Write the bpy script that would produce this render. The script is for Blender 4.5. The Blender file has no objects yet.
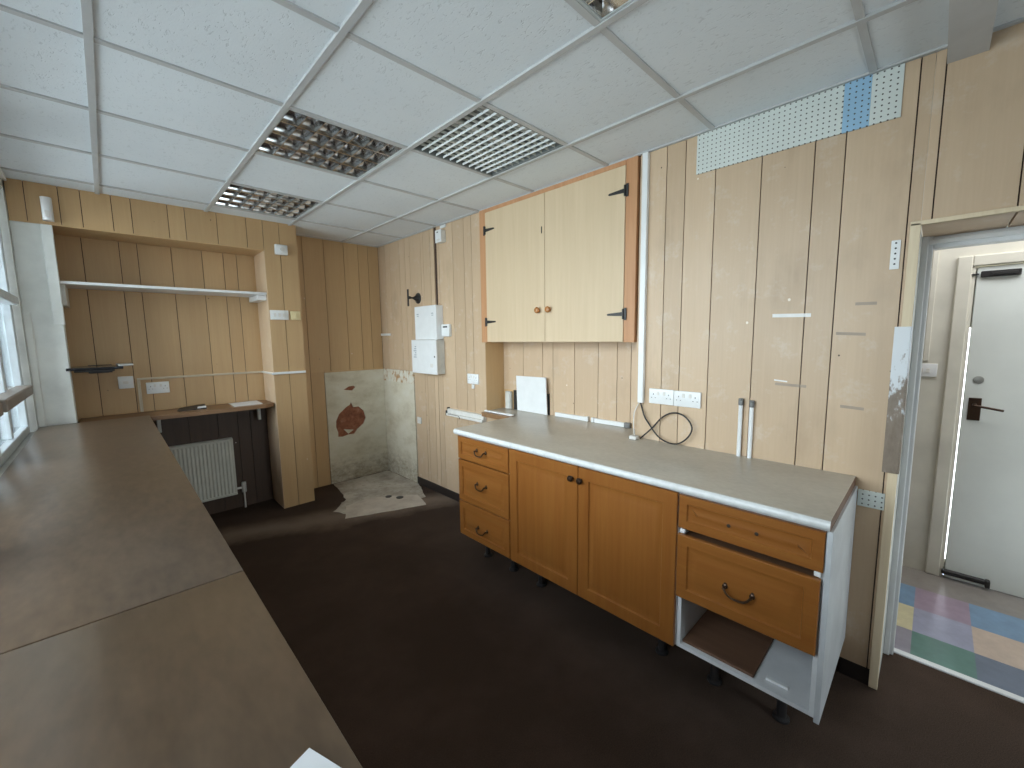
import bpy, bmesh, math, random
from mathutils import Vector, Matrix
random.seed(7)
sc = bpy.context.scene
COL = sc.collection
FL = 1.53                       # eye height above the floor
def Z(z): return z + FL
CEIL = Z(1.007)
XR = 2.246                      # face of the right-hand panelling
YB = 4.40                       # face of the far panelling
YC = 4.06                       # face of the boxed column / header
XL = -0.36                      # face of the window wall
XN = 2.45                       # back of the niche under the cupboard
YN0, YN1 = 1.24, 2.61           # niche sides

# ------------------------------------------------------------------ materials
def new_mat(name):
    m = bpy.data.materials.new(name); m.use_nodes = True
    nt = m.node_tree; nt.nodes.clear()
    out = nt.nodes.new('ShaderNodeOutputMaterial')
    b = nt.nodes.new('ShaderNodeBsdfPrincipled')
    nt.links.new(b.outputs[0], out.inputs[0])
    return m, nt, b
def N(nt, t, **kw):
    n = nt.nodes.new(t)
    for k, v in kw.items():
        if k in n.inputs: n.inputs[k].default_value = v
        else: setattr(n, k, v)
    return n
def rgba(c): return (c[0], c[1], c[2], 1)
def coords(nt, scale=(1, 1, 1), loc=(0, 0, 0)):
    g = nt.nodes.new('ShaderNodeNewGeometry')
    mp = nt.nodes.new('ShaderNodeMapping')
    mp.inputs['Scale'].default_value = scale; mp.inputs['Location'].default_value = loc
    nt.links.new(g.outputs['Position'], mp.inputs['Vector'])
    return mp.outputs[0]
def noise(nt, vec, scale, detail=3, rough=.55, dist=0):
    n = nt.nodes.new('ShaderNodeTexNoise')
    n.inputs['Scale'].default_value = scale; n.inputs['Detail'].default_value = detail
    n.inputs['Roughness'].default_value = rough; n.inputs['Distortion'].default_value = dist
    nt.links.new(vec, n.inputs['Vector'])
    return n.outputs[0]
def ramp(nt, fac, stops):
    r = nt.nodes.new('ShaderNodeValToRGB')
    e = r.color_ramp.elements
    while len(e) < len(stops): e.new(.5)
    for i, (p, c) in enumerate(stops):
        e[i].position = p; e[i].color = rgba(c) if len(c) == 3 else c
    nt.links.new(fac, r.inputs[0])
    return r.outputs[0]
def mix(nt, fac, a, b, mode='MIX'):
    m = nt.nodes.new('ShaderNodeMix'); m.data_type = 'RGBA'; m.blend_type = mode
    for sock, v in ((0, fac), (6, a), (7, b)):
        if isinstance(v, (int, float)): m.inputs[sock].default_value = v
        elif isinstance(v, tuple): m.inputs[sock].default_value = rgba(v)
        else: nt.links.new(v, m.inputs[sock])
    return m.outputs[2]
def math_(nt, op, a, b=None):
    m = nt.nodes.new('ShaderNodeMath'); m.operation = op
    for i, v in enumerate((a, b)):
        if v is None: continue
        if isinstance(v, (int, float)): m.inputs[i].default_value = v
        else: nt.links.new(v, m.inputs[i])
    return m.outputs[0]
def bump(nt, b, h, strength=.2, dist=.002):
    n = nt.nodes.new('ShaderNodeBump'); n.inputs['Strength'].default_value = strength
    n.inputs['Distance'].default_value = dist
    nt.links.new(h, n.inputs['Height']); nt.links.new(n.outputs[0], b.inputs['Normal'])
def plain(name, c, rough=.5, metal=0, var=.06, scale=14, spec=.5, bmp=0, bscale=200):
    m, nt, b = new_mat(name)
    v = coords(nt)
    f = noise(nt, v, scale, 4)
    d = tuple(x * (1 - var * 2) for x in c); e = tuple(min(1, x * (1 + var)) for x in c)
    nt.links.new(ramp(nt, f, [(.3, d), (.7, e)]), b.inputs['Base Color'])
    b.inputs['Roughness'].default_value = rough; b.inputs['Metallic'].default_value = metal
    b.inputs['Specular IOR Level'].default_value = spec
    if bmp: bump(nt, b, noise(nt, v, bscale, 2), bmp)
    return m
def wood(name, c1, c2, grain='z', rough=.45, fine=60, isl=.0, spec=.5, stain=None):
    m, nt, b = new_mat(name)
    st = {'x': (.05, 1, 1), 'y': (1, .05, 1), 'z': (1, 1, .05)}[grain]
    v = coords(nt, st)
    f = noise(nt, v, fine, 5, .6, .4)
    g = noise(nt, v, fine * .18, 3, .5, 1.2)
    c = ramp(nt, f, [(.3, c1), (.72, c2)])
    c = mix(nt, .35, c, ramp(nt, g, [(.35, c1), (.65, c2)]))
    if isl:
        ge = nt.nodes.new('ShaderNodeNewGeometry')
        k = ramp(nt, ge.outputs['Random Per Island'], [(0, (1 - isl,) * 3), (1, (1,) * 3)])
        c = mix(nt, 1.0, c, k, 'MULTIPLY')
    if stain:
        col, lo, hi, sc_ = stain
        s = noise(nt, coords(nt), sc_, 5, .65)
        c = mix(nt, ramp(nt, s, [(lo, (0, 0, 0)), (hi, (1, 1, 1))]), c, col)
    nt.links.new(c, b.inputs['Base Color'])
    b.inputs['Roughness'].default_value = rough
    b.inputs['Specular IOR Level'].default_value = spec
    bump(nt, b, f, .08, .001)
    return m

M = {}
def panelmat(name, c1, c2, rough=.42, scuff=True):
    m, nt, b = new_mat(name)
    v = coords(nt, (1, 1, .04))
    f = noise(nt, v, 90, 5, .6, .3); g = noise(nt, v, 14, 3, .5, .8)
    c = ramp(nt, f, [(.3, c1), (.72, c2)])
    c = mix(nt, .4, c, ramp(nt, g, [(.35, c1), (.65, c2)]))
    ge = nt.nodes.new('ShaderNodeNewGeometry')
    c = mix(nt, 1.0, c, ramp(nt, ge.outputs['Random Per Island'], [(0, (.88, .87, .86)), (1, (1, 1, 1))]), 'MULTIPLY')
    if scuff:   # small pale chips and dull smears worn into the face of the boards
        w = coords(nt)
        s = noise(nt, w, 9, 6, .7)
        c = mix(nt, ramp(nt, s, [(.55, (0, 0, 0)), (.74, (.5, .5, .5))]), c, (.66, .58, .49))
        t = noise(nt, coords(nt, (1, 1, .5)), 3.1, 5, .6)
        c = mix(nt, ramp(nt, t, [(.56, (0, 0, 0)), (.75, (.30, .30, .30))]), c, (.22, .15, .09))
    for scl, rad, colr in ((5.5, .030, (.80, .72, .60)), (7.0, .024, (.07, .045, .03))):
        vt = nt.nodes.new('ShaderNodeTexVoronoi'); vt.inputs['Scale'].default_value = scl
        nt.links.new(coords(nt, (1, 1, .8), (scl, 2 * scl, 0)), vt.inputs['Vector'])
        c = mix(nt, math_(nt, 'LESS_THAN', vt.outputs['Distance'], rad), c, colr)
    nt.links.new(c, b.inputs['Base Color'])
    r = noise(nt, coords(nt), 5, 3)
    nt.links.new(math_(nt, 'ADD', math_(nt, 'MULTIPLY', r, .16), rough - .08), b.inputs['Roughness'])
    bump(nt, b, f, .05, .001)
    return m
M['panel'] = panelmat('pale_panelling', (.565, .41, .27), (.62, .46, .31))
M['panel_shaded'] = panelmat('shaded_panelling', (.52, .335, .165), (.575, .385, .195), .42, False)  # same boards as the pale ones, dimmer light put into a darker tan
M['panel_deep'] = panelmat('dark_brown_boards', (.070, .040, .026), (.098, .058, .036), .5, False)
M['groove'] = plain('groove_dark', (.05, .026, .016), .8)
M['lip'] = wood('cut_board_edge', (.66, .52, .34), (.78, .66, .47), 'z', .55)
M['ply'] = wood('birch_ply', (.585, .445, .285), (.65, .505, .335), 'z', .5, 45)
M['pine'] = wood('red_pine', (.44, .205, .09), (.58, .31, .15), 'z', .5, 40)
M['oak'] = wood('honey_oak', (.225, .076, .015), (.290, .115, .026), 'z', .29, 50)
M['oak_y'] = wood('honey_oak_across', (.225, .076, .015), (.290, .115, .026), 'y', .29, 50)
M['shelfwood'] = wood('shelf_brown', (.20, .105, .05), (.31, .175, .085), 'x', .4, 40)
M['brownboard'] = wood('brown_offcut', (.12, .06, .035), (.18, .095, .055), 'y', .6, 40)
M['knob'] = plain('varnished_knob', (.42, .17, .045), .25)
M['white'] = plain('white_plastic', (.78, .79, .79), .32, var=.02)
M['white_gloss'] = plain('white_gloss_paint', (.80, .82, .83), .29, var=.04, scale=6)
M['white_lam'] = plain('white_laminate', (.72, .73, .74), .35, var=.05, scale=8)
M['grey_white'] = plain('aged_white', (.62, .62, .58), .45, var=.08, scale=9)
M['cream'] = plain('cream_plastic', (.70, .58, .33), .4, var=.03)
M['trunk'] = plain('trunking_white', (.72, .70, .66), .45, var=.05)
M['black'] = plain('black_metal', (.018, .016, .016), .45)
M['blackgloss'] = plain('black_gloss', (.015, .015, .018), .15)
M['bronze'] = plain('dark_bronze', (.06, .035, .022), .35, .7)
M['rubber'] = plain('black_rubber', (.02, .018, .018), .5)
M['steel'] = plain('dull_steel', (.42, .42, .40), .4, .9)
M['dark_fit'] = plain('grey_fitting', (.17, .17, .165), .45, .2)
M['trunk_dim'] = plain('darker_cream_trunking', (.56, .48, .36), .5, var=.05)  # darker cream than the rest of the run
M['paper'] = plain('paper', (.80, .81, .83), .7, var=.02)
M['mark'] = plain('grey_print', (.36, .39, .42), .6)
M['alu'] = plain('mirror_aluminium', (.72, .73, .74), .12, 1, var=.02)
M['louvre'] = plain('louvre_white', (.80, .83, .83), .25, var=.03)
M['housing'] = plain('lamp_housing', (.50, .53, .52), .5, var=.06)
M['housing_dark'] = plain('lamp_housing_dark', (.17, .185, .18), .5, var=.06)
M['tube'] = plain('lamp_tube', (.82, .82, .80), .3, var=.01)
M['tbar'] = plain('ceiling_grid_paint', (.50, .505, .505), .45, var=.03)
M['rad'] = plain('radiator_enamel', (.66, .66, .60), .35, var=.04)
M['pier'] = plain('pier_paint', (.78, .80, .77), .4, var=.06, scale=7)
M['hallwall'] = plain('hall_wall_paint', (.70, .67, .58), .6, var=.07, scale=4)
M['halldoor'] = plain('hall_door_paint', (.70, .73, .70), .3, var=.04, scale=3)
M['skirt'] = plain('black_skirting', (.022, .016, .014), .5)
M['tape'] = plain('tape_remnant', (.85, .84, .82), .5)
M['tape_brown'] = plain('tape_brown', (.38, .30, .23), .5)
M['chip'] = plain('pale_chip', (.82, .76, .66), .6)
M['winframe'] = plain('window_frame_paint', (.60, .66, .70), .4, var=.05)
M['rail'] = plain('window_rail_brown', (.24, .20, .17), .45)
M['outside'] = plain('pavement', (.385, .425, .46), .8, var=.08)
M['ext'] = plain('street_wall', (.55, .52, .48), .8, var=.08)

# ceiling tile: pale, pitted
m, nt, b = new_mat('ceiling_tile'); M['tile'] = m
v = coords(nt)
f1 = noise(nt, v, 120, 4, .6); f2 = noise(nt, coords(nt, (1, .45, 1)), 70, 2, .5, 1.5)
pit = ramp(nt, f2, [(.60, (1, 1, 1)), (.70, (0, 0, 0))])
c = mix(nt, .5, (.73, .775, .805), ramp(nt, noise(nt, v, 3, 3), [(.3, (.69, .735, .765)), (.7, (.76, .80, .825))]))
c = mix(nt, math_(nt, 'MULTIPLY', math_(nt, 'SUBTRACT', 1.0, pit), .22), c, (.34, .36, .37))
nt.links.new(c, b.inputs['Base Color']); b.inputs['Roughness'].default_value = .9
bump(nt, b, math_(nt, 'ADD', math_(nt, 'MULTIPLY', f1, .5), pit), .35, .003)

# carpet: dark brown with a paler trodden path by the bare patch
m, nt, b = new_mat('brown_carpet'); M['carpet'] = m
v = coords(nt)
f = noise(nt, v, 260, 3, .7); g = noise(nt, v, 2.2, 5, .65)
c = ramp(nt, f, [(.32, (.027, .0175, .0125)), (.72, (.074, .049, .035))])
c = mix(nt, ramp(nt, g, [(.42, (0, 0, 0)), (.7, (.55, .55, .55))]), c, (.085, .055, .042))
# worn band: distance to a line from (0.75,3.72) to (1.75,3.35)
sx = nt.nodes.new('ShaderNodeSeparateXYZ'); nt.links.new(v, sx.inputs[0])
d = math_(nt, 'ADD', math_(nt, 'ADD', math_(nt, 'MULTIPLY', sx.outputs[0], .35), math_(nt, 'MULTIPLY', sx.outputs[1], .937)), -(.35 * 1.2 + .937 * 3.56))
d = math_(nt, 'ABSOLUTE', math_(nt, 'ADD', d, math_(nt, 'MULTIPLY', math_(nt, 'SUBTRACT', g, .5), .35)))
w = ramp(nt, d, [(.03, (.8, .8, .8)), (.24, (0, 0, 0))])
c = mix(nt, w, c, (.22, .165, .125))
nt.links.new(c, b.inputs['Base Color']); b.inputs['Roughness'].default_value = .95
b.inputs['Specular IOR Level'].default_value = .15
bump(nt, b, f, .5, .004)

# bare floor where an appliance stood
m, nt, b = new_mat('bare_floor'); M['bare'] = m
v = coords(nt)
g = noise(nt, v, 4, 6, .7); h = noise(nt, v, 23, 4, .7)
c = ramp(nt, g, [(.3, (.23, .19, .15)), (.55, (.46, .41, .34)), (.75, (.55, .50, .42))])
c = mix(nt, ramp(nt, h, [(.55, (0, 0, 0)), (.75, (.6, .6, .6))]), c, (.16, .12, .09))
nt.links.new(c, b.inputs['Base Color']); b.inputs['Roughness'].default_value = .75
m, nt, b = new_mat('bare_floor_pale'); M['bare_pale'] = m
g = noise(nt, coords(nt), 6, 5, .6)
nt.links.new(ramp(nt, g, [(.3, (.40, .34, .28)), (.7, (.60, .53, .45))]), b.inputs['Base Color']); b.inputs['Roughness'].default_value = .6

# plaster with damp stains
m, nt, b = new_mat('bare_plaster'); M['plaster'] = m
v = coords(nt, (1, 1, 1.6))
g = noise(nt, v, 3.2, 6, .7); h = noise(nt, v, 16, 5, .7)
c = ramp(nt, g, [(.32, (.50, .44, .32)), (.5, (.62, .57, .45)), (.72, (.68, .645, .55))])
c = mix(nt, ramp(nt, h, [(.62, (0, 0, 0)), (.82, (.5, .5, .5))]), c, (.30, .23, .15))
sx = nt.nodes.new('ShaderNodeSeparateXYZ'); nt.links.new(coords(nt), sx.inputs[0])
c = mix(nt, ramp(nt, math_(nt, 'MULTIPLY', math_(nt, 'ADD', ramp(nt, sx.outputs[2], [(.12, (1, 1, 1)), (.48, (0, 0, 0))]), .0), h), [(.30, (0, 0, 0)), (.62, (.65, .65, .65))]), c, (.22, .17, .115))
nt.links.new(c, b.inputs['Base Color']); b.inputs['Roughness'].default_value = .85
bump(nt, b, h, .25, .004)
m, nt, b = new_mat('plaster_flaking'); M['plaster_flaky'] = m
v = coords(nt, (1, 1, .7))
h = noise(nt, v, 17, 5, .7)
c = ramp(nt, h, [(.40, (.70, .68, .60)), (.52, (.66, .60, .48)), (.60, (.42, .24, .11))])
nt.links.new(c, b.inputs['Base Color']); b.inputs['Roughness'].default_value = .85
m, nt, b = new_mat('exposed_brick'); M['brick'] = m
g = noise(nt, coords(nt), 16, 5, .7)
nt.links.new(ramp(nt, g, [(.3, (.16, .055, .03)), (.55, (.30, .115, .06)), (.75, (.38, .2, .13))]), b.inputs['Base Color']); b.inputs['Roughness'].default_value = .9
bump(nt, b, g, .8, .01)

# worktop laminate
def soft(name, lo, hi, rough, scale, fine, stretch=(1, .6, 1), amt=.25):
    m, nt, b = new_mat(name)
    g = noise(nt, coords(nt, stretch), scale, 3, .5); h = noise(nt, coords(nt, stretch), fine, 2, .5)
    f = math_(nt, 'ADD', math_(nt, 'MULTIPLY', g, 1 - amt), math_(nt, 'MULTIPLY', h, amt))
    nt.links.new(mix(nt, f, lo, hi), b.inputs['Base Color'])
    b.inputs['Roughness'].default_value = rough
    return m
M['worktop'] = soft('stone_laminate', (.27, .235, .185), (.56, .515, .44), .29, 5, 70, (1, .6, 1), .42)
M['endp'] = plain('end_panel_grey_white', (.54, .56, .575), .4, var=.08, scale=5)
M['wtedge'] = plain('worktop_edge_lit', (.66, .675, .67), .3, var=.05, scale=40)  # same laminate, made lighter to carry window light on the front edge
# window counter laminate: brown, worn
M['counter'] = soft('brown_counter', (.028, .017, .010), (.235, .160, .104), .29, 3.2, 46, (1, .35, 1), .48)

# pegboard: rows of small dark holes
def pegmat(name, col, col2=None, band=None):
    m, nt, b = new_mat(name)
    g = nt.nodes.new('ShaderNodeNewGeometry'); s = nt.nodes.new('ShaderNodeSeparateXYZ')
    nt.links.new(g.outputs['Position'], s.inputs[0])
    def cell(o, p):
        return math_(nt, 'SUBTRACT', math_(nt, 'FRACT', math_(nt, 'DIVIDE', math_(nt, 'ADD', o, 10.007), p)), .5)
    a, b2 = cell(s.outputs[1], .0205), cell(s.outputs[2], .0205)
    r = math_(nt, 'SQRT', math_(nt, 'ADD', math_(nt, 'MULTIPLY', a, a), math_(nt, 'MULTIPLY', b2, b2)))
    hole = math_(nt, 'LESS_THAN', r, .15)
    c = ramp(nt, noise(nt, coords(nt), 7, 4), [(.3, tuple(x * .92 for x in col)), (.7, col)])
    c = mix(nt, hole, c, (.05, .045, .04))
    nt.links.new(c, b.inputs['Base Color']); b.inputs['Roughness'].default_value = .5
    return m
M['peg'] = pegmat('pegboard_white', (.66, .70, .66))
M['pegblue'] = pegmat('pegboard_blue', (.30, .50, .68))
# corner strip: scuffed brown with the upper part white
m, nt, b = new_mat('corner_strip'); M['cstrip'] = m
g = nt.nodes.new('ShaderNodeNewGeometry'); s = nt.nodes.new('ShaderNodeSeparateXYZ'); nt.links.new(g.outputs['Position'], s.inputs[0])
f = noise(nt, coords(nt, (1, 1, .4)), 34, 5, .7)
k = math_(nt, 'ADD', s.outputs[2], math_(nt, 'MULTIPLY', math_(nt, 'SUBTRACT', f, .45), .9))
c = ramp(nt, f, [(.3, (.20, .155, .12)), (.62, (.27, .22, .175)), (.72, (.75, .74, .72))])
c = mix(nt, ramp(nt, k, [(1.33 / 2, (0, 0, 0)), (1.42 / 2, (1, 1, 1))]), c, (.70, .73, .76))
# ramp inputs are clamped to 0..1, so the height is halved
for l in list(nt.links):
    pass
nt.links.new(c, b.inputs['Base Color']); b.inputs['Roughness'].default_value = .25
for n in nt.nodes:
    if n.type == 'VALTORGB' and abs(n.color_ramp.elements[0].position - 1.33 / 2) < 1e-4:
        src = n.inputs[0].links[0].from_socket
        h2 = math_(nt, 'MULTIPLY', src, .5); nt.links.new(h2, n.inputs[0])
# glass
m = bpy.data.materials.new('window_glass'); m.use_nodes = True; nt = m.node_tree; nt.nodes.clear()
o = nt.nodes.new('ShaderNodeOutputMaterial'); mx = nt.nodes.new('ShaderNodeMixShader')
t = nt.nodes.new('ShaderNodeBsdfTransparent'); gl = nt.nodes.new('ShaderNodeBsdfGlossy'); gl.inputs['Roughness'].default_value = .02
t.inputs[0].default_value = (.93, .96, .96, 1)
fr = nt.nodes.new('ShaderNodeFresnel'); fr.inputs[0].default_value = 1.45
nt.links.new(fr.outputs[0], mx.inputs[0]); nt.links.new(t.outputs[0], mx.inputs[1]); nt.links.new(gl.outputs[0], mx.inputs[2]); nt.links.new(mx.outputs[0], o.inputs[0])
M['glass'] = m
TILEC = {}
for k, c in dict(slate=(.16, .19, .26), green=(.13, .25, .22), beige=(.58, .46, .38), lavender=(.36, .37, .50), mauve=(.38, .29, .38),
                 blue=(.20, .32, .48), cream=(.70, .64, .42), purplegrey=(.33, .31, .37), dirty=(.30, .27, .25), mint=(.55, .62, .55)).items():
    mm, nt, b = new_mat('lino_' + k)
    g = noise(nt, coords(nt), 11, 5, .65)
    cc = ramp(nt, g, [(.3, tuple(x * .8 for x in c)), (.65, c), (.8, tuple(min(1, x * 1.25) for x in c))])
    nt.links.new(cc, b.inputs['Base Color']); b.inputs['Roughness'].default_value = .3
    TILEC[k] = mm

# ------------------------------------------------------------------ mesh helpers
class MB:
    def __init__(s): s.bm = bmesh.new()
    def box(s, a, b_, bev=0, mi=0, seg=1, rot=None, piv=None):
        t = bmesh.new()
        bmesh.ops.create_cube(t, size=1)
        lo = Vector([min(a[i], b_[i]) for i in range(3)]); hi = Vector([max(a[i], b_[i]) for i in range(3)])
        for v in t.verts: v.co = Vector([lo[i] + (v.co[i] + .5) * (hi[i] - lo[i]) for i in range(3)])
        if bev: bmesh.ops.bevel(t, geom=t.edges[:], offset=bev, segments=seg, affect='EDGES', profile=.5)
        if rot: bmesh.ops.rotate(t, verts=t.verts[:], cent=piv or (lo + hi) / 2, matrix=rot)
        s.merge(t, mi); return s
    def merge(s, t, mi=0):
        for f in t.faces: f.material_index = mi
        me = bpy.data.meshes.new('tmp'); t.to_mesh(me); t.free(); s.bm.from_mesh(me); bpy.data.meshes.remove(me)
    def cyl(s, p0, p1, r0, r1=None, seg=20, mi=0, bev=0):
        p0, p1 = Vector(p0), Vector(p1); r1 = r0 if r1 is None else r1
        t = bmesh.new(); L = (p1 - p0).length
        bmesh.ops.create_cone(t, cap_ends=True, segments=seg, radius1=r0, radius2=r1, depth=L)
        if bev:
            ed = [e for e in t.edges if any(len(f.verts) > 4 for f in e.link_faces)]
            bmesh.ops.bevel(t, geom=ed, offset=bev, segments=2, affect='EDGES', profile=.5)
        q = Vector((0, 0, 1)).rotation_difference((p1 - p0).normalized())
        bmesh.ops.transform(t, matrix=Matrix.Translation((p0 + p1) / 2) @ q.to_matrix().to_4x4(), verts=t.verts[:])
        s.merge(t, mi); return s
    def lathe(s, base, axis, prof, seg=24, mi=0):
        q = Vector((0, 0, 1)).rotation_difference(Vector(axis).normalized()); t = bmesh.new(); rings = []
        for r, h in prof:
            rings.append([t.verts.new(Vector(base) + q @ Vector((r * math.cos(2 * math.pi * i / seg), r * math.sin(2 * math.pi * i / seg), h))) for i in range(seg)])
        for A, B in zip(rings, rings[1:]):
            for i in range(seg): t.faces.new((A[i], A[(i + 1) % seg], B[(i + 1) % seg], B[i]))
        t.faces.new(rings[0][::-1]); t.faces.new(rings[-1])
        bmesh.ops.recalc_face_normals(t, faces=t.faces[:])
        s.merge(t, mi); return s
    def tube(s, pts, r, seg=10, mi=0, sub=6):
        P = [Vector(p) for p in pts]
        if sub > 1 and len(P) > 2:      # Catmull-Rom
            Q = []
            for i in range(len(P) - 1):
                a = P[max(i - 1, 0)]; b_ = P[i]; c = P[i + 1]; d = P[min(i + 2, len(P) - 1)]
                for k in range(sub):
                    u = k / sub
                    Q.append(.5 * ((2 * b_) + (c - a) * u + (2 * a - 5 * b_ + 4 * c - d) * u * u + (3 * b_ - a - 3 * c + d) * u ** 3))
            P = Q + [P[-1]]
        t = bmesh.new(); rings = []; up = None
        for i, p in enumerate(P):
            d = (P[min(i + 1, len(P) - 1)] - P[max(i - 1, 0)]).normalized()
            if up is None: up = d.orthogonal().normalized()
            up = (up - d * up.dot(d)).normalized(); w = d.cross(up)
            rings.append([t.verts.new(p + r * (math.cos(2 * math.pi * k / seg) * up + math.sin(2 * math.pi * k / seg) * w)) for k in range(seg)])
        for A, B in zip(rings, rings[1:]):
            for k in range(seg): t.faces.new((A[k], A[(k + 1) % seg], B[(k + 1) % seg], B[k]))
        t.faces.new(rings[0][::-1]); t.faces.new(rings[-1])
        bmesh.ops.recalc_face_normals(t, faces=t.faces[:])
        s.merge(t, mi); return s
    def prism(s, poly, axis, a, b_, mi=0, holes=()):
        # poly: 2-D outline; axis 'x','y','z' = extrusion direction from a to b_
        def P(u, v, w): return {'x': (w, u, v), 'y': (u, w, v), 'z': (u, v, w)}[axis]
        t = bmesh.new()
        if holes:
            ed = []
            for loop in [poly] + list(holes):
                vs = [t.verts.new(P(u, v, a)) for u, v in loop]
                for i in range(len(vs)): ed.append(t.edges.new((vs[i], vs[(i + 1) % len(vs)])))
            r = bmesh.ops.triangle_fill(t, use_beauty=True, edges=ed)
            fs = [f for f in t.faces]
        else:
            fs = [t.faces.new([t.verts.new(P(u, v, a)) for u, v in poly])]
        r = bmesh.ops.extrude_face_region(t, geom=fs)
        vs = [g for g in r['geom'] if isinstance(g, bmesh.types.BMVert)]
        d = {'x': 0, 'y': 1, 'z': 2}[axis]
        for v in vs: v.co[d] = b_
        bmesh.ops.recalc_face_normals(t, faces=t.faces[:])
        s.merge(t, mi); return s
    def rings(s, loops, mi=0, cap=True):
        t = bmesh.new(); R = [[t.verts.new(p) for p in L] for L in loops]
        for A, B in zip(R, R[1:]):
            n = len(A)
            for i in range(n): t.faces.new((A[i], A[(i + 1) % n], B[(i + 1) % n], B[i]))
        if cap: t.faces.new(R[0][::-1]); t.faces.new(R[-1])
        bmesh.ops.recalc_face_normals(t, faces=t.faces[:])
        s.merge(t, mi); return s
    def build(s, name, mats, parent=None, smooth=True):
        me = bpy.data.meshes.new(name)
        if parent is not None:
            p = parent; off = Vector((0, 0, 0))
            while p is not None: off += p.location; p = p.parent
            for v in s.bm.verts: v.co -= off
        s.bm.to_mesh(me); s.bm.free()
        for m in (mats if isinstance(mats, (list, tuple)) else [mats]): me.materials.append(M[m] if isinstance(m, str) else m)
        if smooth:
            me.polygons.foreach_set('use_smooth', [True] * len(me.polygons))
            me.set_sharp_from_angle(angle=math.radians(32))
        o = bpy.data.objects.new(name, me); COL.objects.link(o)
        if parent is not None: o.parent = parent
        return o
def tag(o, label, cat, group=None):
    o['label'] = label; o['category'] = cat
    if group: o['group'] = group
    return o
def thing(name, label, cat, loc=(0, 0, 0), group=None):
    o = bpy.data.objects.new(name, None); COL.objects.link(o); o.location = loc
    o.empty_display_size = .05
    return tag(o, label, cat, group)
def struct(o): o['kind'] = 'structure'; return o
def lab(o, t): o['label'] = t; return o

# ------------------------------------------------------------------ setting
TH = .012
def boards(mb, face, edges, z0, z1, along='y', gap=.0042, mi=0, inward=1):
    """tongue and groove style boards between successive edge positions; face = coordinate of the visible face"""
    e = sorted(edges)
    for a, b_ in zip(e, e[1:]):
        g0 = gap / 2; g1 = gap / 2
        if along == 'y': mb.box((face, a + g0, z0), (face + TH * inward, b_ - g1, z1), mi=mi)
        else: mb.box((a + g0, face, z0), (b_ - g1, face + TH * inward, z1), mi=mi)
# floor (carpet) and hall lino
mb = MB()
mb.box((-.5, -2.7, -.05), (2.585, 4.6, 0))
struct(mb.build('floor', 'carpet'))
mb = MB()
xs = [2.60, 2.84, 3.10, 3.36, 3.66]
ys = [-.93, -.70, -.47, -.235, -.02, .21, .44, .67, 1.0]
names = ['slate', 'purplegrey', 'blue', 'beige', 'green', 'lavender', 'cream', 'mauve', 'dirty', 'mint']
pat = {(0, 3): 'green', (0, 4): 'purplegrey', (0, 2): 'slate', (1, 3): 'lavender', (1, 4): 'cream', (1, 2): 'beige', (2, 3): 'mauve', (2, 4): 'blue', (2, 2): 'blue',
       (3, 2): 'dirty', (3, 3): 'dirty', (3, 4): 'dirty', (1, 1): 'blue', (0, 1): 'cream', (2, 1): 'lavender', (3, 1): 'dirty'}
for i in range(4):
    for j in range(8):
        nm = pat.get((i, j), names[(i * 3 + j * 5) % 8])
        mb.box((xs[i], ys[j], -.04), (xs[i + 1], ys[j + 1], -.002), mi=names.index(nm))
mb.box((2.60, -.95, -.06), (3.9, 1.0, -.041), mi=0)
struct(mb.build('floor_hall', [TILEC[n] for n in names]))
mb = MB(); mb.box((2.572, -.93, -.02), (2.606, .06, .008), bev=.003)
struct(mb.build('trim_threshold', 'white_gloss'))
# bare patch in the corner
mb = MB()
def ragged(poly, amp, n=7):
    R = random.Random(3); out = []
    for (x0, y0), (x1, y1) in zip(poly, poly[1:] + poly[:1]):
        for k in range(n):
            t = k / n; out.append((x0 + (x1 - x0) * t + (R.uniform(-amp, amp) if k else 0), y0 + (y1 - y0) * t + (R.uniform(-amp, amp) if k else 0)))
    return out
mb.prism(ragged([(1.60, 4.378), (2.228, 4.378), (2.232, 3.72), (2.09, 3.36), (1.42, 3.42), (1.32, 3.66), (1.52, 3.86)], .012), 'z', .0, .0030, mi=0)
mb.prism(ragged([(1.985, 3.19), (1.335, 3.44), (1.45, 3.70), (1.72, 3.72), (2.06, 3.46)], .007), 'z', .0, .0045, mi=1)
struct(mb.build('floor_bare_corner', ['bare', 'bare_pale']))
mb = MB(); mb.lathe((1.835, 3.62, .0045), (0, 0, 1), [(.03, 0), (.03, .004), (.02, .006)], 16); mb.lathe((1.90, 3.52, .0045), (0, 0, 1), [(.035, 0), (.035, .003), (.02, .005)], 16)
struct(mb.build('floor_socket_covers', 'black'))

# ceiling tiles + grid; light cells left open
gx = [.049 + .6 * i for i in range(-1, 5)]; gy = [2.045 + .6 * j for j in range(-8, 6)]
LIGHT = {(1, 8): 'a', (1, 10): 'a', (2, 7): 'b', (1, 5): 'a'}
X0c, X1c, Y0c, Y1c = -.40, XR + .02, -2.62, YB + .02
mb = MB()
cxs = [X0c] + [g for g in gx if X0c < g < X1c] + [X1c]; cys = [Y0c] + [g for g in gy if Y0c < g < Y1c] + [Y1c]
for a, b_ in zip(cxs, cxs[1:]):
    for c_, d in zip(cys, cys[1:]):
        i = round((a - .049) / .6) if abs((a - .049) / .6 - round((a - .049) / .6)) < .01 else -1
        j = round((c_ - 2.045) / .6) if abs((c_ - 2.045) / .6 - round((c_ - 2.045) / .6)) < .01 else -99
        if (i, j + 8) in LIGHT: continue
        mb.box((a + .004, c_ + .004, CEIL + .006), (b_ - .004, d - .004, CEIL + .022), bev=.0015)
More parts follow.
